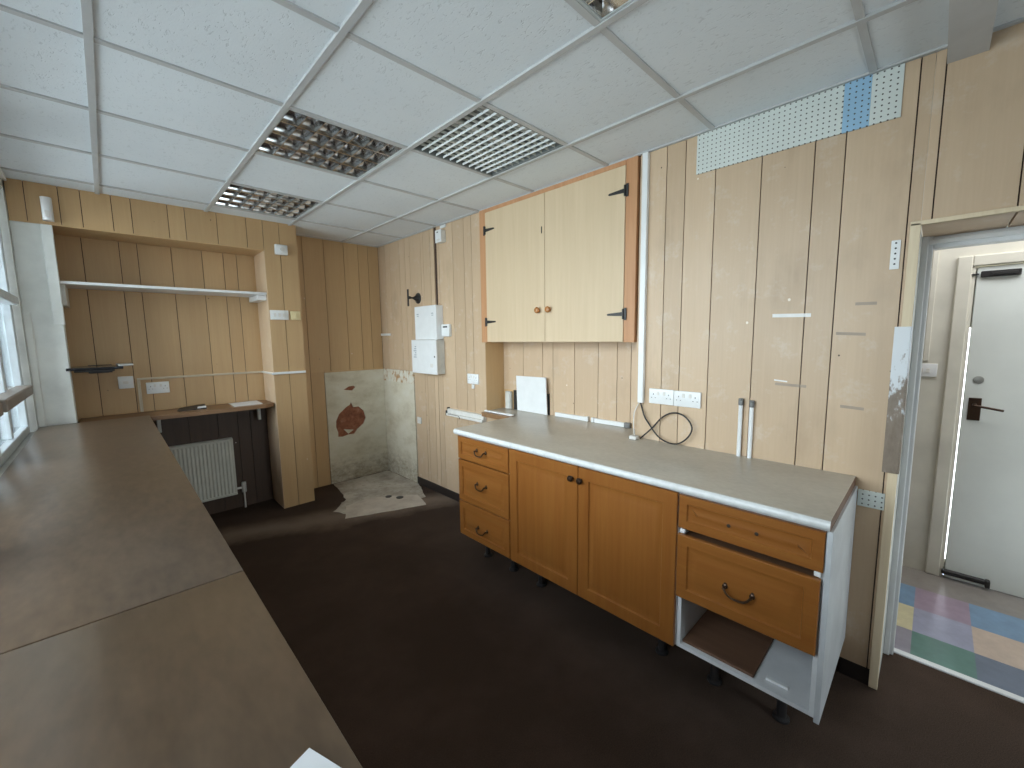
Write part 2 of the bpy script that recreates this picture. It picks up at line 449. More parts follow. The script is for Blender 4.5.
mb.box((X0c - .2, Y0c - .2, CEIL + .16), (3.8, Y1c + .3, CEIL + .2))  # unseen slab added above the tiles to keep outside light out
ce = struct(mb.build('ceiling', 'tile'))
mb = MB()
for g in gx:
    if X0c < g < X1c: mb.box((g - .012, Y0c, CEIL - .004), (g + .012, Y1c, CEIL + .012))
for k, g in enumerate(gy):
    if Y0c < g < Y1c:
        for a, b_ in zip(cxs, cxs[1:]): mb.box((a + .0121, g - .012, CEIL - .0005), (b_ - .0121, g + .012, CEIL + .010))
mb.box((XR - .018, Y0c, CEIL - .002), (XR - .001, Y1c, CEIL + .006)); mb.box((X0c, YB - .018, CEIL - .002), (XR, YB - .001, CEIL + .006))
struct(mb.build('trim_ceiling_grid', 'tbar'))
mb = MB(); mb.box((XL, -.057, CEIL - .055), (XR - .001, .043, CEIL + .02))
struct(mb.build('ceiling_beam', 'tbar'))

# right wall ---------------------------------------------------------------
mb = MB()
zlow = .075
# far stretch: corner to niche
gA = [4.40, 4.367, 4.252, 4.149, 3.946, 3.836, 3.741]
boards(mb, XR, gA, Z(-.335), CEIL + .01)
gA2 = [3.741, 3.538, 3.497, 3.377, 3.313]
boards(mb, XR, gA2, zlow, CEIL + .01)
boards(mb, XR, [3.270, 3.234, 3.024, 2.866, 2.763, YN1], zlow, CEIL + .01)
mb.box((XR + .002, 3.273, zlow), (XR + TH, 3.310, Z(.0)))
# pieces beside and behind the counter, below worktop height
boards(mb, XR, [2.61, 2.4, 2.25], zlow, Z(-.656))
# near stretch
gC = [1.238, 1.081, .979, .827, .622, .42, .316, .110]
boards(mb, XR, gC, zlow, CEIL + .01)
mb.box((XR, .0722, zlow), (XR + TH, .1078, CEIL + .01))
boards(mb, XR, [-1.1, -.77, -.52, -.30, -.161, .043], Z(.413), CEIL + .01)
mb.box((XR, .0452, Z(.413)), (XR + TH, .0712, CEIL + .01))
boards(mb, XR, [-2.6, -2.3, -2.0, -1.7, -1.4, -1.1], 0, CEIL + .01)
# niche back boards (the far-left one stops short of the worktop) and the two returns
k = XN / 2.40
ng = [2.323 * k, 2.115 * k, 2.012 * k, 1.809 * k, 1.609 * k, 1.461 * k, 1.36 * k, YN0]
boards(mb, XN, ng, Z(-.66), Z(0))
boards(mb, XN, [YN1 - .0, ng[0]], Z(-.448), Z(0))
mb.box((XN + .004, ng[0], Z(-.66)), (XN + TH + .001, YN1, Z(-.4485)), mi=2)
mb.box((XR + .004, YN1, Z(-.66)), (XN + .05, YN1 + .012, Z(0)), mi=2)
mb.box((XR + .004, YN0 - .012, Z(-.66)), (XN + .05, YN0, Z(0)), mi=0)
# dark backing behind all boards
mb.box((XR + TH, YN1 + .012, 0), (XR + .32, YB + .2, CEIL + .1), mi=1)
mb.box((XN + TH, YN0 - .012, 0), (XN + .12, YN1 + .012, CEIL + .1), mi=1)
mb.box((XR + TH, .083, 0), (XR + .32, YN0 - .012, CEIL + .1), mi=1)
mb.box((XR + TH, -1.1, Z(.415)), (XR + .32, .068, CEIL + .1), mi=1)
mb.box((XR + TH, -2.7, 0), (XR + .32, -.9, CEIL + .1), mi=1)
mb.box((XR + .03, YN0, 0), (XN, YN1, Z(-.66)), mi=1)
struct(mb.build('wall_right', ['panel', 'groove', 'panel_shaded'], smooth=False))
# soffit and side lining of the door reveal
mb = MB()
mb.box((XR + .004, -.16, Z(.400)), (2.58, .07, Z(.4145))); mb.box((XR + .004, -.95, Z(.400)), (2.58, -.166, Z(.4145)))
mb.box((XR + .02, .0722, 0), (2.5445, .0825, Z(.40)), mi=1); mb.box((XR + .02, -.91, 0), (2.56, -.90, Z(.40)), mi=1)
struct(mb.build('trim_door_reveal', ['panel', 'grey_white'], smooth=False))
mb = MB()
mb.box((XR - .010, .0705, .0), (XR + .016, .100, Z(.408)), bev=.0015); mb.box((XR - .010, -.95, Z(.400)), (XR + .016, .100, Z(.416)), bev=.0015)
struct(mb.build('trim_opening_edge', 'lip'))
mb = MB()
mb.box((2.545, .036, 0), (2.605, .0815, Z(.402)), bev=.003); mb.box((2.5445, .050, 0), (2.530, .0735, Z(.402)), bev=.003)
mb.box((2.545, -.92, Z(.348)), (2.605, .0355, Z(.395)), bev=.003); mb.box((2.53, -.92, Z(.365)), (2.5445, .0495, Z(.385)), bev=.002)
mb.box((2.545, -.92, 0), (2.605, -.86, Z(.34)), bev=.003)
mb.box((2.56, -.92, Z(.3952)), (2.60, .0355, Z(.4035)))
struct(mb.build('trim_door_frame', 'white_gloss'))
mb = MB(); mb.box((XR - .012, 2.25, .0), (XR, 3.745, .078), bev=.003); mb.box((XR - .004, .1, .0), (XR + .01, .20, .074))
struct(mb.build('baseboard_right', 'skirt'))

# far wall, alcove casing
mb = MB()
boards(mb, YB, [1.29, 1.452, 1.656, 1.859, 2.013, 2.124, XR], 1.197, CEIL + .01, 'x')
boards(mb, YB, [1.29, 1.452, 1.585], .0, 1.197, 'x')
boards(mb, YB, [-.36, -.063, .136, .239, .444, .646, .796, .895, 1.04], Z(-.58), CEIL, 'x')
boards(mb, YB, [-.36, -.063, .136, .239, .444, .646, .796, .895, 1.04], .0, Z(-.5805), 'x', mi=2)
mb.box((-.5, YB + TH, 0), (XR + .2, YB + .2, CEIL + .1), mi=1)
struct(mb.build('wall_back', ['panel_shaded', 'groove', 'panel_deep'], smooth=False))
mb = MB()
ZH = Z(.765)
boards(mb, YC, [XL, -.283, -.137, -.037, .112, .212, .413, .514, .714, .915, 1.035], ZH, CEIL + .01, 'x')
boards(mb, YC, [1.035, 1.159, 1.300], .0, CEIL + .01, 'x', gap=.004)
mb.box((XL, YC + TH, ZH), (1.288, YC + .05, CEIL + .05), mi=1)
mb.box((XL, YC + .001, ZH - .004), (1.035, YB, ZH + .006))              # soffit of the header
mb.box((1.045, YC + TH, 0), (1.288, YB, CEIL + .02), mi=1)
mb.box((1.288, YC + .001, 0), (1.300, YB, CEIL + .01))
mb.box((1.033, YC + .002, 0), (1.045, YB, ZH), mi=2)  # return facing the window takes the paler copy, as if lit
struct(mb.build('wall_alcove', ['panel_shaded', 'groove', 'panel'], smooth=False))
# plaster patches
hole = []
hr = [(1.847, -.675), (1.87, -.735), (1.93, -.735), (1.985, -.79), (2.004, -.87), (1.975, -.935), (1.90, -.985), (1.865, -1.03), (1.80, -1.030), (1.74, -1.042), (1.688, -1.035), (1.690, -.985), (1.672, -.93), (1.676, -.86), (1.71, -.79), (1.79, -.725), (1.83, -.705)]
hole = [(x, Z(z)) for x, z in hr]
hole2 = [(x, Z(z)) for x, z in [(1.775, -.535), (1.83, -.505), (1.885, -.500), (1.905, -.520), (1.87, -.553), (1.825, -.545)]]
mb = MB()
mb.prism([(1.588, 0.0), (2.245, 0.0), (2.245, 1.195), (1.588, 1.195)], 'y', YB - .004, YB + .010, holes=[hole, hole2])
mb.box((1.588, YB + .0105, 0), (2.245, YB + .013, 1.195), mi=1)
mb.prism([(1.755, Z(-.965)), (1.86, Z(-.985)), (1.80, Z(-1.02))], 'y', YB + .001, YB + .009, mi=0)
struct(mb.build('wall_back_plaster', ['plaster', 'brick'], smooth=False))
mb = MB()
mb.box((XR - .004, 3.749, .0), (XR + TH, YB - .004, Z(-.47)))
mb.box((XR - .004, 3.749, Z(-.47)), (XR + TH, YB - .004, Z(-.337)), mi=1)
struct(mb.build('wall_right_plaster', ['plaster', 'plaster_flaky'], smooth=False))
mb = MB(); mb.box((1.585, YB - .008, 1.190), (2.24, YB - .001, 1.205)); struct(mb.build('trim_board_end', 'panel_shaded'))

# white pier at the end of the window wall
mb = MB()
mb.box((XL, YC - .003, Z(-.545)), (-.186, YC + .10, ZH - .005), bev=.004)
mb.box((-.232, YC - .018, Z(.12)), (-.180, YC + .02, ZH - .006), bev=.003)
mb.box((XL + .0, YC - .022, Z(-.545)), (XL + .035, YC + .02, Z(.2)), bev=.003)
struct(mb.build('wall_pier', 'pier'))

# window wall: sill wall, lintel, posts; windows
mb = MB()
mb.box((XL - .14, -2.7, 0), (XL, YB + .2, Z(-.56))); mb.box((XL - .14, -2.7, Z(.93)), (XL, YB + .2, CEIL + .15))
mb.box((XL - .14, 4.01, 0), (XL, YB + .2, CEIL + .1)); mb.box((XL - .14, -2.7, 0), (XL, .27, CEIL + .1))
struct(mb.build('wall_left', 'grey_white'))
mb = MB(); mb.box((XL + .001, -2.6, CEIL - .03), (XL + .02, 3.99, CEIL - .002), bev=.003); struct(mb.build('trim_curtain_rail', 'white'))
def window(n, y0, y1):
    z0, z1 = Z(-.56), Z(.93)
    w = bpy.data.objects.new('window_%d' % n, None); COL.objects.link(w); w.location = (XL - .07, (y0 + y1) / 2, z0); struct(w)
    f = MB(); xa, xb = XL - .10, XL - .03
    f.box((xa, y0, z0), (xb, y0 + .06, z1), bev=.004); f.box((xa, y1 - .06, z0), (xb, y1, z1), bev=.004)
    f.box((xa, y0 + .0602, z1 - .06), (xb, y1 - .0602, z1), bev=.004); f.box((xa, y0 + .0602, z0), (xb, y1 - .0602, z0 + .05), bev=.004)
    f.box((xa + .012, (y0 + y1) / 2 - .02, z0 + .05), (xb - .012, (y0 + y1) / 2 + .02, z1 - .06), bev=.004)
    f.build('window_frame', 'winframe', w)
    r = MB(); r.box((xb - .03, y0 + .0602, Z(.235)), (xb + .035, y1 - .0602, Z(.285)), bev=.006); r.build('transom', 'winframe', w)
    r = MB(); r.box((xb - .03, y0 + .0602, Z(-.315)), (xb + .040, y1 - .0602, Z(-.255)), bev=.006); r.build('lower_rail', 'rail', w)
    g = MB(); g.box((XL - .068, y0 + .061, z0 + .051), (XL - .062, y1 - .061, z1 - .061)); g.build('pane', 'glass', w)
wy = [3.99, 2.93, 1.60, .27]
for i in range(3): window(i + 1, wy[i + 1] + .0, wy[i])
# wall behind the camera; its unseen glazing is added to light the near end
mb = MB()
for a, b_, z0, z1 in [(-.5, 1.0, 0, 2.7), (2.1, 2.6, 0, 2.7), (1.0, 2.1, 2.2, 2.7), (1.0, 2.1, 0, .7)]:
    mb.box((a, -2.74, z0), (b_, -2.62, z1))
struct(mb.build('wall_front', 'grey_white'))
w = bpy.data.objects.new('window_4', None); COL.objects.link(w); w.location = (1.55, -2.68, .7); struct(w)
f = MB()
for a, b_, z0, z1 in [(1.0, 1.06, .7, 2.2), (2.04, 2.1, .7, 2.2), (1.0602, 2.0398, .7, .76), (1.0602, 2.0398, 2.14, 2.2), (1.0602, 2.0398, 1.55, 1.60)]:
    f.box((a, -2.71, z0), (b_, -2.65, z1), bev=.003)
f.build('window_frame', 'winframe', w)
g = MB(); g.box((1.061, -2.685, .761), (2.039, -2.679, 2.139)); g.build('pane', 'glass', w)

# hall beyond
mb = MB()
HX = 3.63
mb.box((HX, -.075, -.01), (HX + .12, 1.0, 2.62)); mb.box((HX, -.95, Z(.42)), (HX + .12, -.075, 2.62)); mb.box((HX, -1.3, -.01), (HX + .12, -.93, 2.62))
mb.box((2.565, .99, -.01), (HX + .1, 1.10, 2.6)); mb.box((2.565, -1.4, -.01), (HX + .1, -1.29, 2.6)); mb.box((2.57, -1.4, 2.6), (HX + .15, 1.1, 2.66))
mb.box((HX - .012, .024, Z(-.18)), (HX, .048, 2.58), bev=.002)
struct(mb.build('wall_hall', 'hallwall'))
d = bpy.data.objects.new('door_1', None); COL.objects.link(d); d.location = (HX, -.5, 0); struct(d)
mb = MB()
mb.box((HX - .022, -.118, 0), (HX + .02, -.056, Z(.43)), bev=.005); mb.box((HX - .022, -.95, Z(.37)), (HX + .02, -.118, Z(.43)), bev=.005); mb.box((HX - .022, -.95, 0), (HX + .02, -.90, Z(.37)), bev=.005)
mb.box((HX - .008, -.133, 0), (HX + .10, -.1178, Z(.371))); mb.box((HX + .041, -.90, 0), (HX + .10, -.1331, .10)); mb.box((HX + .041, -.90, Z(.33)), (HX + .10, -.1331, Z(.372))); mb.box((HX + .041, -.16, Z(.02)), (HX + .10, -.1331, Z(.33))); mb.box((HX + .041, -.92, .1), (HX + .10, -.89, Z(.33))); mb.box((HX + .022, -.91, Z(.345)), (HX + .05, -.11, Z(.372))); mb.build('door_frame', 'hallwall', d)
mb = MB(); mb.box((HX - .004, -.905, .003), (HX + .04, -.1385, Z(.362)), bev=.003); mb.build('door_leaf', 'halldoor', d)
mb = MB(); mb.box((HX - .010, -.212, Z(-.525)), (HX - .0045, -.160, Z(-.392)), bev=.002); hp = mb.build('handle_plate', 'bronze', d)
mb = MB(); mb.cyl((HX - .0104, -.185, Z(-.432)), (HX - .055, -.185, Z(-.432)), .010, seg=14); mb.tube([(HX - .055, -.180, Z(-.432)), (HX - .057, -.23, Z(-.440)), (HX - .052, -.295, Z(-.452))], .0065, sub=4); mb.build('door_handle', 'bronze', d)
mb = MB(); mb.box((HX - .022, -.302, Z(.303)), (HX - .0045, -.153, Z(.337)), bev=.003); mb.box((HX - .034, -.290, Z(.312)), (HX - .022, -.19, Z(.328)), bev=.003); mb.box((HX - .018, -.146, Z(.318)), (HX - .008, -.112, Z(.326))); lab(mb.build('door_closer', 'black', d), 'black bolt plate across the top corner')
mb = MB(); mb.box((HX - .030, -.315, Z(-1.503)), (HX - .0045, -.125, Z(-1.475)), bev=.004); mb.box((HX - .04, -.325, Z(-1.515)), (HX - .0045, -.305, Z(-1.47)), bev=.004); lab(mb.build('draught_bar', 'black', d), 'black bar at the foot of the door')
mb = MB(); mb.lathe((HX - .0045, -.190, Z(-.285)), (-1, 0, 0), [(.022, 0), (.022, .004), (.012, .007)], 18); mb.build('escutcheon', 'steel', d)

# ------------------------------------------------------------------ ceiling lights
def blade_profile(b_, T, h, n=6, p=1.8):
    L = []
    for k in range(n + 1):
        t = k / n; L.append((-(b_ + (T - b_) * t ** p) / 2, h * t))
    return L + [(-x, z) for x, z in L[::-1]]
def light_a(i, j, label):
    x0, y0 = .049 + .6 * i + .0125, 2.045 + .6 * (j - 8) + .0125
    x1, y1 = x0 + .575, y0 + .575; z0 = CEIL + .001
    t = thing('ceiling_light', label, 'ceiling light', ((x0 + x1) / 2, (y0 + y1) / 2, z0), 'square reflector lights in the ceiling')
    mb = MB()
    e = .008
    for a, b_ in (((x0, y0), (x1, y0 + e)), ((x0, y1 - e), (x1, y1)), ((x0, y0 + e), (x0 + e, y1 - e)), ((x1 - e, y0 + e), (x1, y1 - e))):
        mb.box((a[0], a[1], z0), (b_[0], b_[1], z0 + .10))
    mb.box((x0, y0, z0 + .1002), (x1, y1, z0 + .104)); mb.build('housing', 'housing', t)
    x0 += e; x1 -= e; y0 += e; y1 -= e
    w = (y1 - y0) / 4
    mb = MB()
    for k in range(5):
        yy = y0 + w * k
        pr = blade_profile(.006, .062, .060)
        if k == 0: pr = [(max(p, 0.0), z) for p, z in pr]
        if k == 4: pr = [(min(p, 0.0), z) for p, z in pr]
        pr2 = []
        for p in pr:
            if not pr2 or (abs(p[0] - pr2[-1][0]) > 1e-6 or abs(p[1] - pr2[-1][1]) > 1e-6): pr2.append(p)
        mb.prism([(yy + p, z0 + .004 + q) for p, q in pr2], 'x', x0 + .001, x1 - .001)
    mb.build('reflector', 'alu', t)
    c = (x1 - x0) / 7
    for k in range(0, 8):
        xx = x0 + c * k
        mb = MB()
        for r in range(4):
            ya, yb = y0 + w * r + .004, y0 + w * (r + 1) - .004
            pr = blade_profile(.003, .045, .052, 6, 1.4)
            if k == 0: pr = [(max(p, .0002), z) for p, z in pr[:1] + pr[7:]] + [(.0002, .052)]
            if k == 7: pr = [(min(p, -.0002), z) for p, z in pr[:7]] + [(-.0002, .052), (-.0002, 0)]
            if k == 0: pr = [(.0002, 0)] + [q for q in pr if q[0] > .0003][::-1] + [(.0002, .052)]
            mb.prism([(xx + p, z0 + .003 + q) for p, q in pr], 'y', ya, yb)
        mb.build('cross_blade', 'alu', t)
    for r in range(4):
        mb = MB(); yy = y0 + w * (r + .5)
        mb.cyl((x0 + .01, yy, z0 + .080), (x1 - .01, yy, z0 + .080), .013, seg=14); mb.build('lamp_tube', 'tube', t)
    return t
light_a(1, 8, 'mirrored grid ceiling light touching the corner of the white slatted one')
light_a(1, 10, 'mirrored grid ceiling light beside the far header, smallest looking of the mirrored ones')
light_a(1, 5, 'mirrored ceiling light cut off by the top edge of the photo, directly above')
# fine egg-crate one
x0, y0 = .049 + 1.2 + .0125, 2.045 - .6 + .0125; x1, y1 = x0 + .575, y0 + .575; z0 = CEIL + .001
t = thing('ceiling_light', 'ceiling light with a fine white egg-crate grille', 'ceiling light', ((x0 + x1) / 2, (y0 + y1) / 2, z0))
mb = MB(); e = .010
for a, b_ in (((x0, y0), (x1, y0 + e)), ((x0, y1 - e), (x1, y1)), ((x0, y0 + e), (x0 + e, y1 - e)), ((x1 - e, y0 + e), (x1, y1 - e))): mb.box((a[0], a[1], z0 + .002), (b_[0], b_[1], z0 + .09))
mb.box((x0, y0, z0 + .0902), (x1, y1, z0 + .094)); mb.build('housing', 'housing_dark', t)
x0 += e; x1 -= e; y0 += e; y1 -= e
mb = MB(); n = 12
for k in range(1, n): xx = x0 + (x1 - x0) * k / n; mb.prism([(xx - .0010, z0 + .002), (xx + .0010, z0 + .002), (xx + .0020, z0 + .0125), (xx - .0020, z0 + .0125)], 'y', y0, y1)
for k in range(1, n): yy = y0 + (y1 - y0) * k / n; mb.box((x0, yy - .001, z0 + .006), (x1, yy + .001, z0 + .020), mi=1)
mb.build('louvre', ['louvre', 'rad'], t)
for r in range(3):
    mb = MB(); yy = y0 + (y1 - y0) * (r + .5) / 3; mb.cyl((x0 + .01, yy, z0 + .065), (x1 - .01, yy, z0 + .065), .013, seg=14); mb.build('lamp_tube', 'tube', t)

# ------------------------------------------------------------------ wall cupboard
t = thing('wall_cupboard', 'large pale plywood two-door cupboard built into the panelled wall above the worktop', 'cupboard', (XR, 1.93, Z(-.04)))
yl, yr = 2.628, 1.243; zb, zt = Z(-.040), CEIL - .004; xf = XR - .022
mb = MB()
mb.box((xf, yl - .073, zb), (XR + .02, yl, zt), bev=.002); mb.box((xf, yr, zb), (XR + .02, yr + .072, zt), bev=.002)
mb.box((xf, yr + .0722, zt - .028), (XR + .02, yl - .0732, zt), bev=.002); lab(mb.build('cupboard_frame', 'pine', t), 'reddish pine frame')
mb = MB()
mb.box((XR + .02, yr, zb), (XN + .001, yl - .02, zb + .016)); mb.build('cupboard_base', 'ply', t)
ysp = 1.934; dl, dr = yl - .0745, yr + .0735
for a, b_, ky, nm in ((ysp + .0015, dl, 1.992, 'l'), (dr, ysp - .0015, 1.893, 'r')):
    mb = MB(); mb.box((xf - .004, a, zb + .003), (xf + .014, b_, zt - .030), bev=.0015); dd = mb.build('door', 'ply', t)
    mb = MB(); mb.lathe((xf - .004, ky, Z(.187)), (-1, 0, 0), [(.011, 0), (.010, .008), (.020, .014), (.022, .022), (.017, .030), (.006, .033)], 20); mb.build('knob', 'knob', dd)
    hy, s = (dl, -1) if nm == 'l' else (dr, 1)
    for hz in ((.838, .124) if nm == 'l' else (.832, .128)):
        mb = MB(); L = .10 if nm == 'l' else .105
        h = .036
        mb.box((xf - .007, hy - s * .006, Z(hz) - h), (xf - .0041 + (0 if True else 0), hy - s * .022, Z(hz) + h), bev=.001)
        mb.cyl((xf - .008, hy, Z(hz) - .030), (xf - .008, hy, Z(hz) + .030), .006, seg=12)
        mb.prism([(hy + s * .006, Z(hz) - .012), (hy + s * L, Z(hz) - .006), (hy + s * (L + .008), Z(hz)), (hy + s * L, Z(hz) + .006), (hy + s * .006, Z(hz) + .012)], 'x', xf - .0078, xf - .0042)
        o = mb.build('hinge', 'black', dd)
    if nm == 'l':
        mb = MB(); mb.box((xf - .008, ysp + .022, Z(.71)), (xf - .0045, ysp + .028, Z(.755))); mb.build('catch', 'black', dd)

# ------------------------------------------------------------------ base cabinets
CX = 1.650; CT = Z(-.652); CB = Z(-1.352); XBK = 2.225
def fielded(mb, y0, y1, z0, z1, x, th=.019, fw=.055, mi=0):
    def L(i, dx): return [(x + dx, y0 + i, z0 + i), (x + dx, y1 - i, z0 + i), (x + dx, y1 - i, z1 - i), (x + dx, y0 + i, z1 - i)]
    f = fw
    mb.rings([L(0, th), L(0, .003), L(.003, 0), L(f, 0), L(f + .004, .008), L(f + .010, .0095), L(f + .040, .0020), L(f + .042, .0016)], mi)
def bow_handle(mb, y, z, x, w=.105):
    for s in (-1, 1):
        mb.lathe((x, y + s * w / 2, z + .008), (-1, 0, 0), [(.010, 0), (.010, .003), (.005, .006), (.005, .022)], 14)
        mb.lathe((x, y + s * w / 2, z + .018), (-1, 0, 0), [(.006, 0), (.004, .003)], 10)
    mb.tube([(x - .020, y - w / 2, z + .010), (x - .024, y - w / 2 * .8, z - .004), (x - .026, y - w / 4, z - .014), (x - .027, y, z - .017), (x - .026, y + w / 4, z - .014), (x - .024, y + w / 2 * .8, z - .004), (x - .020, y + w / 2, z + .010)], .0042, sub=4)
def carcass(t, y0, y1, white_end=False):
    mb = MB(); p = .016
    mb.box((CX + .020, y0, CB), (XBK, y0 + p, CT)); mb.box((CX + .020, y1 - p, CB), (XBK, y1, CT))
    mb.box((CX + .020, y0 + p + .0003, CB), (XBK, y1 - p - .0003, CB + p)); mb.box((XBK - .008, y0 + p + .0003, CB + p + .0003), (XBK, y1 - p - .0003, CT))
    mb.box((CX + .020, y0 + p + .0003, CT - p), (XBK - .009, y1 - p - .0003, CT))
    mb.build('carcass', 'white_lam', t)
    for yy in (y0 + .12, y1 - .12):
        for xx in (1.80, 2.14):
            mb = MB(); mb.lathe((xx, yy, 0), (0, 0, 1), [(.030, 0), (.030, .008), (.018, .014), (.018, CB - .012), (.032, CB - .010), (.032, CB - .0003)], 16); mb.build('foot', 'rubber', t)
# left drawers
t = thing('drawer_unit', 'wooden base unit of three drawers under the far end of the worktop', 'drawer unit', (1.93, 1.98, 0))
carcass(t, 1.731, 2.228)
for z0, z1, hz in ((-.812, -.660, -.735), (-1.103, -.820, -.958), (-1.350, -1.111, -1.255)):
    mb = MB(); fielded(mb, 1.733, 2.226, Z(z0), Z(z1), CX, fw=.034 if z1 - z0 < .2 else .042); dr_ = mb.build('drawer', 'oak_y', t)
    mb = MB(); bow_handle(mb, 1.982, Z(hz), CX - .0001, .088); mb.build('handle', 'bronze', dr_)
# double doors
t = thing('base_cupboard', 'wooden base cupboard with two panelled doors in the middle under the worktop', 'cupboard', (1.93, 1.217, 0))
carcass(t, .706, 1.727)
for a, b_, ky in ((1.2235, 1.725, 1.258), (.709, 1.2205, 1.202)):
    mb = MB(); fielded(mb, a, b_, Z(-1.352), Z(-.656), CX, fw=.062); dd = mb.build('door', 'oak', t)
    mb = MB(); mb.lathe((CX, ky, Z(-.722)), (-1, 0, 0), [(.009, 0), (.008, .008), (.015, .013), (.017, .020), (.012, .027), (.003, .029)], 18); mb.build('knob', 'bronze', dd)
# near unit
t = thing('drawer_unit', 'wooden base unit with white end panel and open bottom shelf, nearest the doorway', 'drawer unit', (1.93, .45, 0))
carcass(t, .207, .702)
mb = MB(); mb.box((CX + .002, .190, CB - .002), (XBK + .018, .2065, CT), bev=.001); lab(mb.build('end_panel', 'endp', t), 'white end panel')
mb = MB()
fielded(mb, .210, .703, Z(-.803), Z(-.660), CX, fw=.034); dr_ = mb.build('drawer', 'oak_y', t)
for yy in (.508, .412):
    mb = MB(); mb.lathe((CX + .0005, yy, Z(-.733)), (-1, 0, 0), [(.007, 0), (.007, .0012), (.003, .0018)], 12)
    lab(mb.build('screw_hole', 'black', dr_), 'dark screw hole where a handle was')
mb = MB(); fielded(mb, .214, .700, Z(-1.103), Z(-.826), CX - .012, fw=.042); dr_ = mb.build('drawer', 'oak_y', t)
mb = MB(); bow_handle(mb, .459, Z(-.982), CX - .0121, .095); mb.build('handle', 'bronze', dr_)
mb = MB(); mb.box((CX + .012, .222, Z(-1.09)), (XBK - .03, .686, Z(-.84))); mb.build('drawer_box', 'brownboard', t)
for ya in (.215, .675): mb = MB(); mb.box((CX + .005, ya, Z(-.823)), (CX + .018, ya + .02, Z(-.806)), bev=.002); mb.build('runner_clip', 'white', t)
mb = MB(); mb.box((1.69, .405, CB + .0165), (2.0, .684, CB + .0265), bev=.001); tag(mb.build('board_offcut', 'brownboard'), 'dark brown board lying on the open bottom shelf of the near unit', 'board')
mb = MB(); mb.box((1.715, .295, CB + .0165), (1.733, .370, CB + .0265), bev=.002); tag(mb.build('plastic_clip', 'white'), 'small white plastic strip on the open bottom shelf beside the brown board', 'strip')

# worktop
mb = MB(); wt0, wt1 = Z(-.651), Z(-.611); xw = 1.632
prof = [(xw + .02, wt0)]
for k in range(7):
    a = math.pi * (1.5 - k / 6 * 1.0); prof.append((xw + .020 + .020 * math.cos(a), (wt0 + wt1) / 2 + .020 * math.sin(a)))
prof2 = [(XR - .002, wt0)] + prof[1:] + [(XR - .002, wt1)]
pp = []
for p in prof2:
    if not pp or (abs(p[0] - pp[-1][0]) + abs(p[1] - pp[-1][1])) > 1e-5: pp.append(p)
mb.prism(pp, 'y', .198, 2.248)
o = mb.bm
for f in o.faces:
    c = f.calc_center_median()
    if c.x < xw + .022 and abs(f.normal.y) < .5 and f.normal.z < .86: f.material_index = 1
    if f.normal.y < -.9: f.material_index = 2
mb.box((XR - .0015, YN0 + .003, wt0), (XN - .002, YN1 - .003, wt1 - .001), mi=0)
mb.box((2.18, 2.2485, wt0), (XR - .0018, 2.60, wt1 - .004), mi=3)
tag(mb.build('worktop', ['worktop', 'wtedge', 'brownboard', 'shelfwood']), 'long grey stone-effect worktop with rolled front edge lightened for window light over the base units', 'worktop')

# ------------------------------------------------------------------ things on and above the worktop
mb = MB()
F4 = [(2.426, 2.424, wt1 + .001), (2.418, 2.089, wt1 + .001), (2.404, 2.090, wt1 + .296), (2.412, 2.420, wt1 + .292)]
mb.rings([F4, [(x + .009, y, z) for x, y, z in F4]])
tag(mb.build('white_board', 'white'), 'square white board leaning against the niche back on the worktop', 'board')
mb = MB(); mb.box((2.437, 2.085, wt1), (2.4485, 2.480, wt1 + .165), bev=.001); tag(mb.build('dark_opening_sheet', 'black'), 'black sheet standing in for the dark wall opening behind the leaning white board', 'board')  # thin black sheet stands in for the darkness of an opening
mb = MB(); mb.box((2.428, 2.505, wt1), (2.449, 2.572, wt1 + .150), bev=.002); mb.box((2.422, 2.512, wt1), (2.4278, 2.565, wt1 + .14), bev=.001)
tag(mb.build('white_block', 'grey_white'), 'pale upright offcut standing in the left corner of the niche', 'offcut')
t = thing('cable_trunking', 'white trunking along the foot of the niche back with grey end piece', 'trunking', (XN - .02, 1.7, wt1))
mb = MB(); mb.box((XN - .020, 1.735, wt1), (XN - .001, 2.020, wt1 + .030), bev=.002); mb.box((XN - .020, 1.42, wt1), (XN - .001, 1.660, wt1 + .030), bev=.002); mb.build('trunking_lid', 'white', t)
for yy in (1.71, 1.662): mb = MB(); mb.box((XN - .026, yy, wt1), (XN - .001, yy + .022, wt1 + .034), bev=.002); mb.build('coupling', 'white', t)
mb = MB(); mb.box((XN - .028, 1.375, wt1), (XN - .001, 1.419, wt1 + .034), bev=.003); mb.build('end_piece', 'dark_fit', t)
mb = MB(); mb.box((2.205, 2.27, wt1 - .001), (2.235, 2.595, wt1 + .010), bev=.002); tag(mb.build('loose_strip', 'white'), 'loose flat white strip lying at the front edge of the niche floor', 'strip')
# dado trunking piece
t = thing('cable_trunking', 'short cream length of dado trunking on the wall behind the left end of the worktop', 'trunking', (XR, 2.9, Z(-.70)))
mb = MB(); mb.box((XR - .050, 2.615, Z(-.712)), (XR - .001, 3.13, Z(-.690)), bev=.002); mb.box((XR - .035, 2.615, Z(-.689)), (XR - .001, 3.13, Z(-.650)), bev=.002); mb.build('trunking_body', 'trunk', t)
mb = MB(); mb.box((XR - .046, 3.131, Z(-.715)), (XR - .002, 3.145, Z(-.668)), bev=.002); mb.box((XR - .032, 3.131, Z(-.666)), (XR - .002, 3.141, Z(-.640)), bev=.002); mb.build('open_end', 'black', t)
mb = MB(); mb.tube([(XR - .052, 3.10, Z(-.695)), (XR - .053, 2.98, Z(-.693)), (XR - .054, 2.93, Z(-.697)), (XR - .054, 2.92, Z(-.72))], .0025, sub=4); mb.build('wire', 'black', t)

